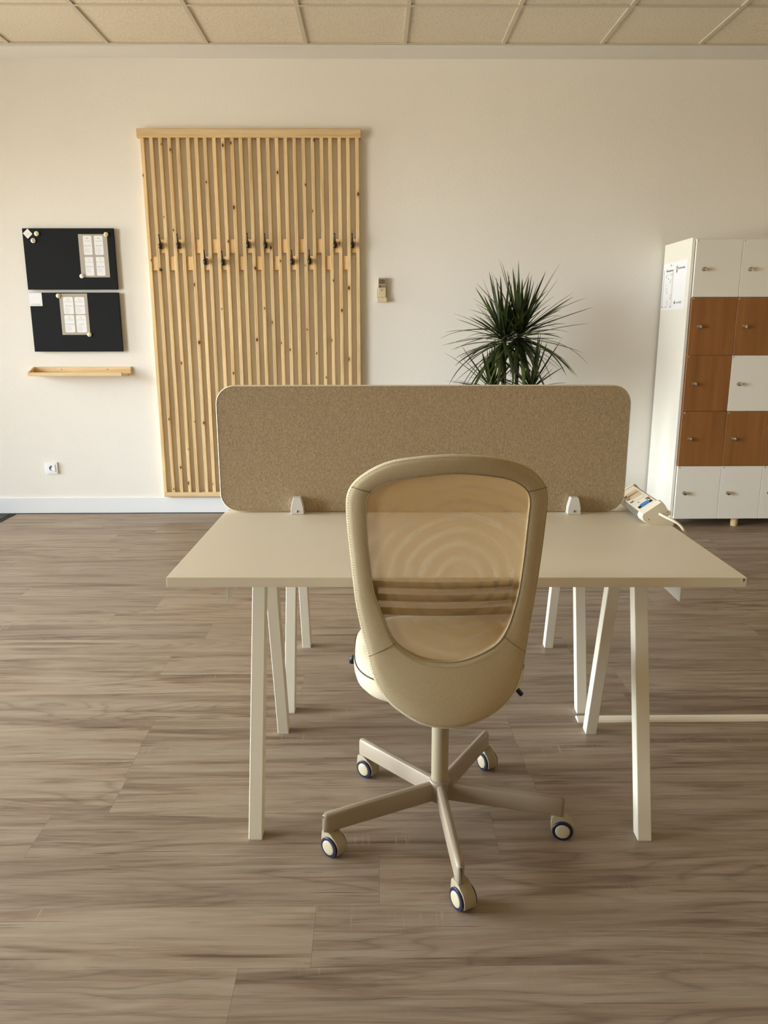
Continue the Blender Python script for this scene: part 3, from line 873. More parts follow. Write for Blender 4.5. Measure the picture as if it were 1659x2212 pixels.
    obj('mesh_netting', bm, 'net', root, smooth=True)
    # slotted lumbar plate behind the netting
    bm = BM()
    def bar(z0, z1, xa, xb, n=24):
        for y0, y1 in ((.022, .026),):
            P = []
            for k in range(n+1):
                x = xa+(xb-xa)*k/n
                P.append([bm.verts.new(S(x, z, d)) for z, d in ((z0, y0), (z1, y0), (z1, y1), (z0, y1))])
            for A, B in zip(P, P[1:]):
                for q in range(4): bm.faces.new((A[q], B[q], B[(q+1) % 4], A[(q+1) % 4]))
            bm.faces.new(P[0]); bm.faces.new(P[-1][::-1])
    for z0, z1 in ((.751, .767), (.717, .734), (.681, .699)): bar(z0, z1, -.008, .343)
    for xa, xb in ((-.008, .006), (.322, .343)):
        bar(.734, .751, xa, xb, 2); bar(.699, .717, xa, xb, 2)
    bmesh.ops.recalc_face_normals(bm, faces=bm.faces[:])
    obj('lumbar_plate', bm, 'slate', root)
    # --- seat cushion
    bm = BM(); n = 72; rows = []
    sc = Vector((.163, 1.955)); hx, hy = .222, .235
    for f, z in ((.0, .535), (.35, .536), (.7, .535), (.88, .529), (.96, .518), (.99, .503), (1.0, .488)):
        rows.append([(f, z)])
    prof2 = [(.05, .535), (.4, .536), (.7, .535), (.86, .531), (.94, .523), (.982, .510), (1.0, .494), (.995, .480), (.975, .463), (.92, .448), (.82, .437), (.6, .430), (.05, .430)]
    ring = []
    for f, z in prof2:
        row = []
        for i in range(n):
            a = 2*pi*i/n; ca, sa = cos(a), sin(a); e = 2/3.2
            x = sc.x + f*hx*math.copysign(abs(ca)**e, ca); y = sc.y + f*hy*math.copysign(abs(sa)**e, sa)
            dz = .012*max(0, (y-sc.y)/hy)**2 * (-1)
            row.append(bm.verts.new(Lc((x, y, z+dz))))
        ring.append(row)
    for A, B in zip(ring, ring[1:]):
        for i in range(n): bm.faces.new((A[i], A[(i+1) % n], B[(i+1) % n], B[i]))
    bm.faces.new(ring[0][::-1]); bm.faces.new(ring[-1])
    bmesh.ops.recalc_face_normals(bm, faces=bm.faces[:])
    seat = obj('seat', bm, 'seat', root, smooth=True)
    bm = BM(); pts = []
    for i in range(n):
        a = 2*pi*i/n; ca, sa = cos(a), sin(a); e = 2/3.2
        x = sc.x + .992*hx*math.copysign(abs(ca)**e, ca); y = sc.y + .992*hy*math.copysign(abs(sa)**e, sa)
        pts.append(Lc((x, y, .507-.012*max(0, (y-sc.y)/hy)**2)))
    tube(bm, pts, .0018, 6, True); obj('seat_piping', bm, 'seam', seat)
    # mechanism, back bracket, levers, post
    bm = BM(); box(bm, -.075, .085, -.10, .11, .395, .432); bevel(bm, .008, 2); mech = obj('tilt_mechanism', bm, 'navy', root)
    bm = BM(); tube(bm, [(-.012, -.09, .41), (-.012, -.15, .405), (-.012, -.185, .42), (-.012, -.188, .46), (-.012, -.184, .50)], .010, 10); obj('back_bracket', bm, 'navy', root)
    bm = BM(); tube(bm, [(.06, -.05, .428), (.14, -.058, .442), (.178, -.062, .444)], .0042, 8); tube(bm, [(.174, -.062, .447), (.184, -.062, .439), (.204, -.062, .415)], .006, 10, radii=[.005, .0068, .0062])
    obj('height_lever', bm, 'navy', root)
    bm = BM(); tube(bm, [(-.06, .08, .425), (-.19, .085, .445), (-.239, .088, .455)], .006, 8); tube(bm, [(-.225, .088, .462), (-.239, .088, .452), (-.240, .088, .440)], .0085, 8); obj('tilt_lever', bm, 'navy', root)
    bm = BM(); lathe(bm, [(.0, .105), (.0232, .105), (.0232, .40), (0, .40)], n=40); obj('gas_post', bm, 'chairpost', root, auto=True)
    # hub and five arms
    bm = BM(); lathe(bm, [(.0, .075), (.027, .075), (.0295, .078), (.0295, .129), (.0275, .134), (.0238, .136), (0, .136)], n=40)
    obj('base_hub', bm, 'chairpaint', root, auto=True)
    A0 = radians(-156.6)
    rad = [.341, .342, .337, .340, .338]
    angs = [radians(q) for q in (-156.6, -86.2, -12.6, 59.6, 131.2)]
    casters = [radians(a) for a in (-131, -152, -101, -152, -130)]
    for k in range(5):
        a = angs[k]; d = Vector((cos(a), sin(a), 0)); s = Vector((-sin(a), cos(a), 0))
        bm = BM(); R0, R1 = .022, rad[k]; rows = []
        hw = .0115
        for j, r in enumerate((R0, .12, .24, R1-.010, R1-.003, R1)):
            t = (r-R0)/(R1-R0); zt = .1305-.0100*t; zb = zt-.0525
            w = hw*(1-.1*t); cr = .008
            if r > R1-.005: w -= .003; zt -= .003; zb += .0
            if r == R1: w -= .003; zt -= .004
            pr = [(-w, zb+.002), (-w+.002, zb), (w-.002, zb), (w, zb+.002), (w, zt-cr), (w-cr*.3, zt-cr*.3), (w-cr, zt), (-w+cr, zt), (-w+cr*.3, zt-cr*.3), (-w, zt-cr)]
            rows.append([bm.verts.new(d*r+s*u+Vector((0, 0, z))) for u, z in pr])
        n2 = len(rows[0])
        for Ra, Rb in zip(rows, rows[1:]):
            for i in range(n2):
                f = bm.faces.new((Ra[i], Ra[(i+1) % n2], Rb[(i+1) % n2], Rb[i])); f.smooth = True
        bm.faces.new(rows[0][::-1]); bm.faces.new(rows[-1])
        bmesh.ops.recalc_face_normals(bm, faces=bm.faces[:])
        obj('base_arm', bm, 'chairpaint', root, auto=True)
        # castor: axis direction ax (outer face of the visible wheel), trail to its side
        piv = d*(rad[k]-.018); ax = casters[k]; X = Vector((cos(ax), sin(ax), 0)); T = Vector((-sin(ax), cos(ax), 0))
        wc = piv + T*(.016 if k == 2 else .009) - X*.006
        def P(u, t, z): return wc + X*u + T*t + Vector((0, 0, z))
        bm = BM()
        # hood: side profile in (t, z), wide between the wheels
        pr = []
        r = .0315; zc = .028
        for ang in range(-28, 75, 8): pr.append((r*cos(radians(ang)), zc+r*sin(radians(ang))))
        pr += [(.006, .0635), (-.005, .0675)]
        pr += [(-.018, .0685), (-.025, .067), (-.0285, .061), (-.030, .046), (-.0305, .030), (-.027, .018), (-.012, .022), (.012, .018)]
        hw2 = .0165
        A = [bm.verts.new(P(hw2, t, z)) for t, z in pr]; B = [bm.verts.new(P(-hw2, t, z)) for t, z in pr]
        Nn = len(pr)
        bm.faces.new(A); bm.faces.new(B[::-1])
        for i in range(Nn): bm.faces.new((A[i], B[i], B[(i+1) % Nn], A[(i+1) % Nn]))
        bmesh.ops.recalc_face_normals(bm, faces=bm.faces[:])
        bevel(bm, .0012, 2, [e for e in bm.edges if len(e.link_faces) == 2 and e.calc_face_angle(0) > 1.0])
        p0 = piv
        cyl(bm, (p0.x, p0.y, .055), (p0.x, p0.y, .072), .010, n=20)
        ca = obj('caster', bm, 'casterbody', root, auto=True)
        for sgn in (1, -1):
            bm = BM()
            profw = [(0, .010), (.0262, .010), (.0275, .0115), (.0275, .0205), (.0262, .0218), (.0206, .0222), (.0200, .0213), (0, .0213)]
            nn = 36; rr = []
            for rad_, h in profw:
                rr.append([bm.verts.new(P(sgn*h, rad_*cos(2*pi*i/nn), .0276+rad_*sin(2*pi*i/nn))) for i in range(nn)])
            for Ra, Rb in zip(rr, rr[1:]):
                for i in range(nn):
                    if (Ra[i].co-Ra[(i+1) % nn].co).length < 1e-7:
                        if (Rb[i].co-Rb[(i+1) % nn].co).length > 1e-7: bm.faces.new((Ra[0], Rb[i], Rb[(i+1) % nn]))
                        continue
                    if (Rb[i].co-Rb[(i+1) % nn].co).length < 1e-7: bm.faces.new((Ra[i], Ra[(i+1) % nn], Rb[0])); continue
                    bm.faces.new((Ra[i], Ra[(i+1) % nn], Rb[(i+1) % nn], Rb[i]))
            bmesh.ops.remove_doubles(bm, verts=bm.verts[:], dist=1e-6)
            bmesh.ops.recalc_face_normals(bm, faces=bm.faces[:])
            obj('wheel', bm, 'tyre', ca, smooth=True, auto=True)
            bm = BM(); profc = [(.0198, .0212), (.0194, .0230), (.0178, .0238), (.010, .0244), (.0005, .0246)]
            rr = [[bm.verts.new(P(sgn*h, q*cos(2*pi*i/nn), .0276+q*sin(2*pi*i/nn))) for i in range(nn)] for q, h in profc]
            for Ra, Rb in zip(rr, rr[1:]):
                for i in range(nn): bm.faces.new((Ra[i], Ra[(i+1) % nn], Rb[(i+1) % nn], Rb[i]))
            bm.faces.new(rr[-1])
            bmesh.ops.recalc_face_normals(bm, faces=bm.faces[:])
            obj('wheel_cap', bm, 'cap', ca, smooth=True)
make_chair()

# ================================================================== slatted coat rack
def make_rack():
    root = thing('coat_rack', 'tall pine slatted coat rack with black hooks fixed to the back wall', 'coat rack', (-1.578, YB, 0.131))
    ox, oy, oz = -1.578, YB, .131
    rg = random.Random(5)
    yf = -.037
    bm = BM(); box(bm, -1.596-ox, -.088-ox, -.046, 0, 2.603-oz, 2.659-oz); bevel(bm, .002, 1)
    obj('top_rail', bm, 'pinex', root)
    bm = BM(); box(bm, -1.571-ox, -.092-ox, -.046, 0, 0, .0345); bevel(bm, .002, 1)
    obj('bottom_rail', bm, 'pinex', root)
    pitch = .0604
    jig = {4: -.002, 5: .006, 6: .002}
    xs = []
    for i in range(25):
        x0 = i*pitch + .003 + jig.get(i, rg.uniform(-.0015, .0015))
        xs.append(x0)
        bm = BM(); box(bm, 0, .0235, yf, -.001, 0, 2.603-.166+.002); bevel(bm, .0012, 1)
        obj('slat', bm, 'pine', root, loc=(x0, 0, .034))
    hooks = (1, 3, 6, 8, 11, 13, 16, 18, 21, 23)
    for i in range(24):
        up = i % 2 == 1
        z0 = (1.861 if up else 1.748)-oz + .004*i/23; z1 = z0+.092
        a, b = xs[i]+.0237, xs[i+1]-.0002
        bm = BM(); box(bm, 0, b-a, -.027, -.001, 0, z1-z0); bevel(bm, .001, 1)
        obj('spacer_block', bm, 'pineblock', root, loc=(a, 0, z0))
        if i in hooks:
            hx = a+.014 + rg.uniform(-.002, .002); zb = z0+.053+rg.uniform(-.004, .004)
            bm = BM()
            # base plate, upward prong, lower knob
            box(bm, -.006, .006, -.0375, -.0265, -.022, .022); bevel(bm, .002, 1)
            tube(bm, [(0, -.036, .004), (0, -.050, .006), (0, -.066, .020), (-.001, -.076, .042), (-.0015, -.080, .062), (-.0015, -.079, .072)], .0028, 10, radii=[.005, .0050, .0046, .0042, .0042, .0050])
            tube(bm, [(0, -.036, -.006), (0, -.052, -.008), (0, -.062, -.004)], .004, 10)
            lathe(bm, [(.0, -.0098), (.006, -.009), (.0105, -.005), (.012, 0), (.0105, .005), (.006, .008), (0, .009)], (0, -.066, -.002), 'Y', 24)
            for v in bm.verts:
                if v.co.y < -.0555 and hypot(v.co.x, v.co.z+.002) < .0125 and v.co.z < .0125: v.co.z = -.004+(v.co.z+.002)*1.75; v.co.x *= 1.2
            hk = obj('coat_hook', bm, 'hook', root, loc=(hx, 0, zb), auto=False)
make_rack()

# ================================================================== magnetic boards and what is pinned to them
FB = YB-.026   # board front
def make_board(label, x0, x1, z0, z1):
    root = thing('magnetic_board', label, 'board', ((x0+x1)/2, YB, z0), 0, 'black boards on the back wall')
    w = (x1-x0)/2
    bm = BM(); box(bm, -w, w, -.026, -.010, 0, z1-z0); bevel(bm, .0015, 2); obj('board_panel', bm, 'board', root)
    bm = BM(); box(bm, -w+.03, w-.03, -.010, 0, .03, z1-z0-.03); obj('mounting_batten', bm, 'black', root)
make_board('upper black magnetic board on the wall left of the coat rack', -2.433, -1.8035, 1.619, 2.027)
make_board('lower black magnetic board on the wall, just above the wooden ledge', -2.4295, -1.8015, 1.192, 1.599)

def card_prints(bm, x0, x1, z0, z1, y, head, price, lines, icon):
    w, h = x1-x0, z1-z0
    prism(bm, rrect(x0, x1, z0, z1, w*.14, 5), lambda a, b, d: (a, d, b), y, y+.0002, 0)
    yy = y-.0002
    cx = (x0+x1)/2
    # little icon
    zi = z1-h*.135
    if icon == 'roof':
        prism(bm, [(cx-w*.14, zi-.003), (cx+w*.14, zi-.003), (cx+w*.1, zi+.003), (cx, zi+.0065), (cx-w*.1, zi+.003)], lambda a, b, d: (a, d, b), yy, yy+.0001, 3)
    elif icon == 'hand':
        for k in range(3):
            prism(bm, [(cx-w*.14, zi-.005+k*.004), (cx+w*.05, zi-.006+k*.004), (cx+w*.16, zi-.003+k*.004), (cx+w*.05, zi-.004+k*.004)], lambda a, b, d: (a, d, b), yy, yy+.0001, 3)
    else:
        for q in ((cx-w*.11, cx-w*.09, zi-.006, zi+.006), (cx+w*.09, cx+w*.11, zi-.006, zi+.006), (cx-w*.11, cx+w*.11, zi+.004, zi+.006), (cx-w*.14, cx+w*.14, zi-.0075, zi-.005)):
            box(bm, q[0], q[1], yy, yy+.0001, q[2], q[3], 3)
    text_into(bm, head, h*.052, on_wall(cx, yy, z1-h*.295), 4, 'CENTER')
    text_into(bm, price, h*.085, on_wall(cx, yy, z1-h*.545), 2, 'CENTER')
    rg = random.Random(int((x0*1000+z0*777)) & 1023)
    for k in range(lines):
        zz = z1-h*(.64+k*.057)
        box(bm, x0+w*.10, x0+w*.13, yy, yy+.0001, zz, zz+h*.016, 5)
        text_into(bm, ['fibra óptica', 'café y agua', 'sala de reunión', 'mesa propia', 'acceso libre', 'impresora'][(k+lines) % 6], h*.05, on_wall(x0+w*.17, yy, zz), 5)
def price_sheet(label, x0, x1, z0, z1, cards):
    y = FB-.0008
    cx = (x0+x1)/2
    bm = BM(); box(bm, x0-cx, x1-cx, -.0003, .0003, 0, z1-z0)
    sh = obj('price_sheet', bm, 'kraft', None, loc=(cx, y, z0))
    tag(sh, label, 'price list', 'taupe price sheets')
    for a, b, c, d, head, price, n, ic in cards:
        bm = BM(); card_prints(bm, a-cx, b-cx, c-z0, d-z0, -.0007, head, price, n, ic)
        obj('printed_card', bm, ['paper', 'greyink', 'greyink', 'goldink', 'blueink', 'paleink'], sh)
price_sheet('taupe price sheet with four white cards at the right of the upper board', -2.0505, -1.8515, 1.7015, 1.988, [
    (-2.0185, -1.9595, 1.851, 1.978, 'MESA FLEXIBLE', '30 € /hora', 5, 'roof'), (-1.9425, -1.882, 1.851, 1.978, 'MESA FLEXIBLE', '150 € /día', 6, 'roof'),
    (-2.0175, -1.959, 1.7125, 1.838, 'SALA COWORKING', '35 € /hora', 4, 'hand'), (-1.9400, -1.8815, 1.7125, 1.838, 'SALA COWORKING', '200 € /día', 4, 'hand')])
price_sheet('taupe price sheet with four white cards in the middle of the lower board', -2.2200, -2.0230, 1.309, 1.5923, [
    (-2.1950, -2.1250, 1.4515, 1.5688, 'MESA COWORKING', '150 € /mes', 7, 'desk'), (-2.1138, -2.0447, 1.4515, 1.5688, 'MESA COWORKING', '90 € /quincena', 6, 'desk'),
    (-2.1958, -2.1270, 1.3256, 1.445, 'MESA COWORKING', '60 € /quincena', 6, 'desk'), (-2.1140, -2.0445, 1.3256, 1.445, 'MESA COWORKING', '15 € /día', 6, 'desk')])
def magnet(label, x, z, cap, r=.0145):
    root = thing('round_magnet', label, 'magnet', (x, FB-.0009, z), 0, 'round magnets on the boards')
    bm = BM(); lathe(bm, [(.0, -.001), (r, -.001), (r, -.006), (r*.93, -.0082), (r*.70, -.0094), (r*.66, -.0090), (0, -.0090)], (0, 0, 0), 'Y', 32)
    obj('magnet_shell', bm, 'magwhite', root, auto=True)
    bm = BM(); lathe(bm, [(r*.67, -.0088), (r*.60, -.0102), (r*.35, -.0112), (0, -.0114)], (0, 0, 0), 'Y', 32)
    obj('magnet_cap', bm, cap, root, smooth=True)
magnet('gold magnet on the top right corner of the upper price sheet', -1.8555, 1.9855, 'maggold', .0155)
magnet('white magnet on the bottom left corner of the upper price sheet', -2.0465, 1.7095, 'magwhite', .0155)
magnet('lemon magnet at the top left corner of the lower price sheet', -2.2240, 1.5770, 'maglemon', .0155)
magnet('yellow magnet at the bottom right corner of the lower price sheet', -2.0285, 1.3110, 'maglemon', .0155)
magnet('yellow and white magnet at the top left of the upper board, beside the tilted square', -2.3330, 1.9910, 'maglemon', .0165)
magnet('silvery magnet on the upper board, just below the tilted white square', -2.3610, 1.9455, 'magsilver', .0165)
# tilted white tag and the printed card with a code (code left out)
bm = BM(); prism(bm, rrect(-.0235, .0235, -.0235, .0235, .003, 4), lambda a, b, d: (a, d, b), -.0015, 0)
sq = obj('square_tag', bm, 'paper', None, loc=(-2.396, FB-.0002, 1.9915)); sq.rotation_euler = (0, radians(-41), 0)
tag(sq, 'small white square tag tilted on its corner at top left of the upper board', 'tag')
bm = BM(); box(bm, -.009, .009, -.0017, -.0014, -.010, .008); obj('faint_print', bm, 'sticker', sq)
bm = BM(); prism(bm, rrect(-.045, .045, -.045, .045, .004, 4), lambda a, b, d: (a, d, b), -.0012, 0)
qc = obj('notice_card', bm, 'paper', None, loc=(-2.386, FB-.0002, 1.5525))
tag(qc, 'white square card on the top left corner of the lower board', 'card')
bm = BM(); text_into(bm, 'WIFI COWORKING', .0078, on_wall(0, -.0016, -.036), 0, 'CENTER'); obj('card_lettering', bm, 'greyink', qc)

# ================================================================== wooden ledge
def make_ledge():
    x0, x1, z0 = -2.458, -1.757, 1.024
    root = thing('picture_ledge', 'narrow pine wall ledge with a low lip below the black boards', 'shelf', ((x0+x1)/2, YB, z0))
    w = (x1-x0)/2
    bm = BM(); box(bm, -w+.012, w, -.018, 0, 0, .060); bevel(bm, .001, 1); bp = obj('back_board', bm, 'pinex', root)
    for u in (-.145, .185):
        bm = BM(); cyl(bm, (u, -.0186, .043), (u, -.016, .043), .0035, n=16); obj('screw_head', bm, 'ink', bp)
    bm = BM(); box(bm, -w+.012, w, -.103, -.018, 0, .014); obj('shelf_base', bm, 'pinex', root)
    bm = BM(); box(bm, -w+.010, w-.038, -.118, -.103, 0, .026); bevel(bm, .001, 1); obj('front_lip', bm, 'pinex', root)
    bm = BM(); prism(bm, [(-.118, 0), (0, 0), (0, .060), (-.018, .060), (-.118, .026)], lambda a, b, d: (d, a, b), -w, -w+.012); obj('side_panel', bm, 'pinex', root)
    bm = BM(); box(bm, w-.037, w+.006, -.116, -.104, 0, .016); obj('lip_end', bm, 'pineend', root)
make_ledge()

# ================================================================== wall socket
root = thing('wall_socket', 'white square wall socket low on the wall below the wooden ledge', 'socket', (-2.3985, YB, .3455))
bm = BM(); prism(bm, rrect(-.0425, .0425, -.0425, .0425, .004, 4), lambda a, b, d: (a, d, b), -.010, 0); bevel(bm, .0015, 2, [e for e in bm.edges if all(v.co.y < -.009 for v in e.verts)])
obj('cover_plate', bm, 'socketwhite', root)
bm = BM(); box(bm, -.028, .028, -.0125, -.009, -.028, .028); bevel(bm, .003, 2); obj('socket_insert', bm, 'socketwhite', root)
bm = BM(); lathe(bm, [(.0205, -.0126), (.0195, -.0132), (.0185, -.0126), (.0180, -.0090), (0, -.0085)], (0, 0, 0), 'Y', 32); rs = obj('socket_recess', bm, 'socketwhite', root, smooth=True)
bm = BM()
for u in (-.0095, .0095): cyl(bm, (u, -.0110, 0), (u, -.0128, 0), .0032, n=14)
for w in (-.0165, .0165): box(bm, -.003, .003, -.0134, -.009, w-.002, w+.002)
cyl(bm, (0, -.0110, 0), (0, -.0125, 0), .0026, n=12)
obj('contact_hole', bm, 'socketgrey', rs)

# ================================================================== air-conditioner remote in its wall holder
hr = thing('remote_holder', 'ivory plastic wall holder gripping the remote control right of the coat rack', 'holder', (.0535, YB, 1.535))
bm = BM(); box(bm, -.0335, .0335, -.004, 0, .028, .100); box(bm, -.0335, -.0315, -.022, 0, .028, .098); box(bm, .0315, .0335, -.022, 0, .028, .098)
box(bm, -.0335, .0335, -.034, 0, -.003, .028); bevel(bm, .0015, 1); obj('holder_shell', bm, 'ivory', hr)
rc = thing('remote_control', 'ivory air conditioner remote with a grey display hanging in its wall holder', 'remote control', (.0535, YB-.0045, 1.536))
bm = BM(); box(bm, -.0285, .0285, -.0245, 0, .028, .161); bevel(bm, .004, 3); obj('remote_body', bm, 'ivory', rc)
bm = BM(); prism(bm, rrect(-.026, .026, .090, .158, .003, 3), lambda a, b, d: (a, d, b), -.0250, -.0243); obj('remote_fascia', bm, 'ivorydark', rc)
bm = BM(); box(bm, -.021, .021, -.0256, -.0248, .119, .150); obj('display', bm, 'lcd', rc)
bm = BM(); cyl(bm, (-.013, -.0248, .103), (-.013, -.0266, .103), .0075, n=24); obj('power_button', bm, 'redbtn', rc)
for u in (.006, .019):
    bm = BM(); cyl(bm, (u, -.0248, .104), (u, -.0262, .104), .0048, n=18); obj('arrow_button', bm, 'btn', rc)
bm = BM(); prism(bm, [(-.011, .082), (0, .070), (.011, .082), (.008, .083), (0, .0745), (-.008, .083)], lambda a, b, d: (a, d, b), -.0254, -.0243); obj('flap_mark', bm, 'btn', rc)

# ================================================================== lockers
LX, LY = 2.041, 5.215
LRX = [2.0605, 2.3605, 2.6445, 2.935]
LRZ = [1.902, 1.5425, 1.1715, .8035, .4315, .0615]
def make_lockers():
    root = thing('locker_cabinet', 'white and brown checkered locker cabinet on wooden feet against the back wall', 'lockers', (LX, YB-.016, .0))
    L = lambda x, y, z: (x-LX, y-(YB-.016), z)
    yb = -.004; yf = LY+.020-(YB-.016)
    x1 = LRX[3]+.019-LX
    bm = BM()
    for q in ((0, .018, yf, yb, .0605, 1.912), (x1-.018, x1, yf, yb, .0605, 1.912)): box(bm, *q)
    box(bm, .018, x1-.018, yf, yb, 1.892, 1.910); box(bm, .018, x1-.018, yf, yb, .0605, .078)
    box(bm, .018, x1-.018, yb-.008, yb, .078, 1.892)
    for x in LRX[1:3]: box(bm, x-LX-.009, x-LX+.009, yf+.002, yb-.008, .078, 1.892)
    for z in LRZ[1:5]: box(bm, .018, x1-.018, yf+.003, yb-.008, z-.009, z+.009)
    obj('carcass', bm, 'locker', root)
    pat = ['WWW', 'BBW', 'BWB', 'BBB', 'WWW']
    num = 0
    for r in range(5):
        for c in range(3):
            num += 1
            xa, xb = LRX[c]+.0012, LRX[c+1]-.0012; za, zb = LRZ[r+1]+.0012, LRZ[r]-.0012
            w, h = xb-xa, zb-za
            br = pat[r][c] == 'B'
            bm = BM(); box(bm, 0, w, 0, .018, 0, h); bevel(bm, .0012, 1)
            d = obj('door', bm, 'brown' if br else 'locker', root, loc=L(xa, LY, za))
            d['label'] = ('brown' if br else 'white') + ' locker door'
            kx, kz = .0575, h-.185
            bm = BM(); lathe(bm, [(0, .002), (.0125, .002), (.0125, -.002), (.0090, -.004), (.0086, -.0125), (.0125, -.0145), (.0138, -.019), (.0128, -.0225), (.0090, -.0240), (0, -.0240)], (kx, 0, kz), 'Y', 28)
            lk = obj('cam_lock', bm, 'chrome', d, auto=True)
            bm = BM(); text_into(bm, str(num), .0135, on_wall(.006, -.0006, h-.0135), 0, weight=.0003)
            obj('door_number', bm, 'paper' if br else 'ink', d)
    for fx, fy in ((.045, yf+.06), (.470, yf+.035), (x1-.05, yf+.06), (.045, yb-.06), (.470, yb-.06), (x1-.05, yb-.06)):
        bm = BM(); lathe(bm, [(0, 0), (.022, 0), (.0235, .006), (.0255, .0605), (0, .0605)], (fx, fy, 0), 'Z', 28); obj('foot', bm, 'foot', root, auto=True)
make_lockers()
# posters taped to the lockers' side
PX = LX-.0006
def poster(label, ya, yb, za, zb):
    """ya is the far (left) edge, yb the near (right) edge"""
    bm = BM(); box(bm, -.0004, .0003, -(ya-yb)/2, (ya-yb)/2, 0, zb-za)
    o = obj('poster', bm, 'paper', None, loc=(PX, (ya+yb)/2, za))
    return tag(o, label, 'poster', 'posters on the locker side')
pa = poster('left poster on the locker side, a plan drawing with small red marks', 5.718, 5.512, 1.471, 1.785)
bm = BM(); h = .314; wd = .206
def pbox(bm, s0, s1, t0, t1, mi):   # s from the far edge, t from the bottom, as fractions
    box(bm, -.0007, -.0005, wd/2-s1*wd, wd/2-s0*wd, t0*h, t1*h, mi)
pbox(bm, .10, .125, .06, .86, 0); pbox(bm, .90, .925, .06, .84, 0); pbox(bm, .30, .925, .815, .845, 0); pbox(bm, .30, .325, .83, .89, 0)
pbox(bm, .08, .15, .05, .085, 0); pbox(bm, .44, .50, .055, .08, 0); pbox(bm, .82, .92, .05, .075, 0); pbox(bm, .12, .9, .058, .062, 2)
for s, t, m_ in ((.32, .70, 0), (.80, .72, 0), (.50, .65, 0), (.36, .40, 1), (.42, .44, 1), (.46, .36, 0), (.80, .25, 0), (.70, .56, 1), (.76, .22, 1), (.80, .30, 1), (.78, .62, 1)):
    pbox(bm, s, s+.05, t, t+.026, m_)
for s, t, wv in ((.30, .745, .14), (.55, .755, .12), (.74, .76, .14), (.30, .52, .16), (.5, .11, .2), (.45, .15, .25), (.48, .19, .2), (.62, .60, .16)):
    pbox(bm, s, s+wv, t, t+.010, 2)
pbox(bm, .66, .72, .92, .96, 0); pbox(bm, .76, .9, .935, .945, 2)
obj('plan_print', bm, ['greyink', 'redink', 'paleink'], pa)
pb = poster('right poster on the locker side, a wireless sign with a black pin symbol', 5.506, 5.286, 1.471, 1.786)
bm = BM(); wd = .22
def lathe_disc(bm, s, t, r, mi):
    n = 20; c = Vector((-.0007, wd/2-s*wd, t*h)); vs = [bm.verts.new(c+Vector((0, r*cos(2*pi*i/n), r*sin(2*pi*i/n)))) for i in range(n)]
    bm.faces.new(vs).material_index = mi
lathe_disc(bm, .20, .855, .0165, 0)
for r, mi in ((.0125, 1), (.0090, 0), (.0055, 1)):
    n = 20; c = Vector((-.0008-.0001*(3-r*100), wd/2-.20*wd, .850*h)); vs = [bm.verts.new(c+Vector((0, r*cos(2*pi*i/n), r*sin(2*pi*i/n)))) for i in range(n)]
    bm.faces.new(vs).material_index = mi
vs = [bm.verts.new((-.0007, wd/2-.20*wd+u, .855*h+w)) for u, w in ((-.012, -.012), (.012, -.012), (0, -.034))]; bm.faces.new(vs).material_index = 0
text_into(bm, 'EcoCoworking', .0195, on_left_side(-.0009, wd/2-.30*wd, .835*h), 0, weight=.0003)
text_into(bm, 'coworking22', .0195, on_left_side(-.0009, wd/2-.30*wd, .125*h), 0)
pbox(bm, .15, .23, .115, .165, 0); pbox(bm, .17, .21, .165, .185, 0)
obj('sign_print', bm, ['ink', 'paper'], pb)

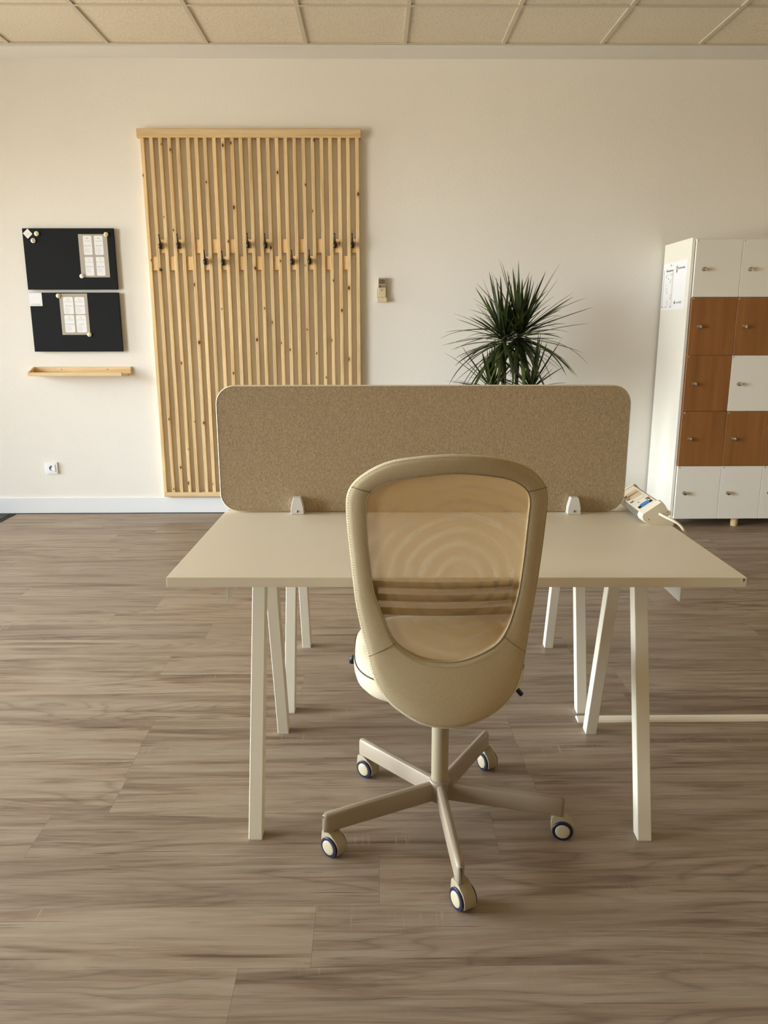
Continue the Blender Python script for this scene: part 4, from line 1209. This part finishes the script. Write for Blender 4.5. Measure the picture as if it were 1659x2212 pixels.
# ================================================================== plant behind the screen
def make_plant():
    px, py = .905, 5.24
    root = thing('potted_plant', 'dark green dragon tree with spiky leaves standing behind the felt screen', 'plant', (px, py, 0))
    bm = BM(); lathe(bm, [(0, 0), (.105, 0), (.115, .01), (.145, .30), (.150, .31), (.140, .312), (.134, .28), (0, .28)], n=40); obj('pot', bm, 'pot', root, auto=True)
    bm = BM(); lathe(bm, [(.1335, .278), (.09, .284), (0, .288)], n=32); obj('soil', bm, 'soil', root, smooth=True)
    rg = random.Random(21)
    heads = [((-.055, .0, 1.28), .36, 105, 1.0), ((.055, .03, 1.31), .40, 115, 1.0), ((-.13, -.04, .95), .32, 45, 1.0), ((.13, -.03, .95), .34, 45, 1.0)]
    for k, (hd, ln, cnt, spread) in enumerate(heads):
        bm = BM(); hx, hy, hz = hd
        tube(bm, [(hx*.25, hy*.3, .27), (hx*.45, hy*.5, .5), (hx*.8, hy*.8, hz-.25), (hx, hy, hz+.02)], .012, 10, radii=[.017, .015, .013, .011]); obj('cane', bm, 'cane', root)
        bm = BM()
        for i in range(cnt):
            f = (i+.5)/cnt                      # 0 young upright leaf, 1 old drooping leaf
            az = i*2.39996 + rg.uniform(-.3, .3)
            el = radians(80 - 118*f + rg.uniform(-13, 13))
            L = ln*(.52+.78*rg.random())*(0.88+.3*f)
            droop = (.08+2.0*max(0, f-.25))*(.4+.95*rg.random())
            if rg.random() < .25: droop *= .4
            d = Vector((cos(az)*cos(el)*spread, sin(az)*cos(el)*spread*.85, sin(el))).normalized()
            side = d.cross(Vector((0, 0, 1)))
            side = side.normalized() if side.length > .05 else Vector((1, 0, 0))
            base = Vector((hx, hy, hz)) + Vector((0, 0, .10*(1-f)-.05)) + Vector((cos(az), sin(az), 0))*.010
            n = 9; wmax = .0095+.0055*rg.random(); pos = base.copy(); dirv = d.copy(); prev = None
            tw = rg.uniform(-.5, .5)
            for j in range(n+1):
                t = j/n
                w = wmax*min(1, .55+t*2.2)*(1-t**2.2)**.8 if t < 1 else 0.0004
                sd = (side*cos(tw*t)+dirv.cross(side)*sin(tw*t))
                nrm = dirv.cross(sd).normalized()
                a = bm.verts.new(pos-sd*w+nrm*w*.25); c = bm.verts.new(pos-nrm*w*.1); b = bm.verts.new(pos+sd*w+nrm*w*.25)
                if prev:
                    bm.faces.new((prev[0], prev[1], c, a)); bm.faces.new((prev[1], prev[2], b, c))
                prev = (a, c, b)
                pos = pos + dirv*(L/n)
                dirv = (dirv + Vector((0, 0, -1))*droop/n*(.5+t)).normalized()
                if pos.y > .40: pos.y = .40
        obj('leaf_crown', bm, 'leaf', root, smooth=True)
make_plant()

# ================================================================== doormat in the corner
root = thing('doormat', 'charcoal doormat on the floor in the left corner by the baseboard', 'mat', (-3.13, 5.09, 0))
bm = BM(); box(bm, -.44, .438, -.62, .620, .0002, .006); bevel(bm, .002, 1); obj('rubber_backing', bm, 'mattray', root)
bm = BM(); box(bm, -.415, .413, -.595, .595, .006, .010); bevel(bm, .0015, 1); obj('mat_pile', bm, 'matpile', root)
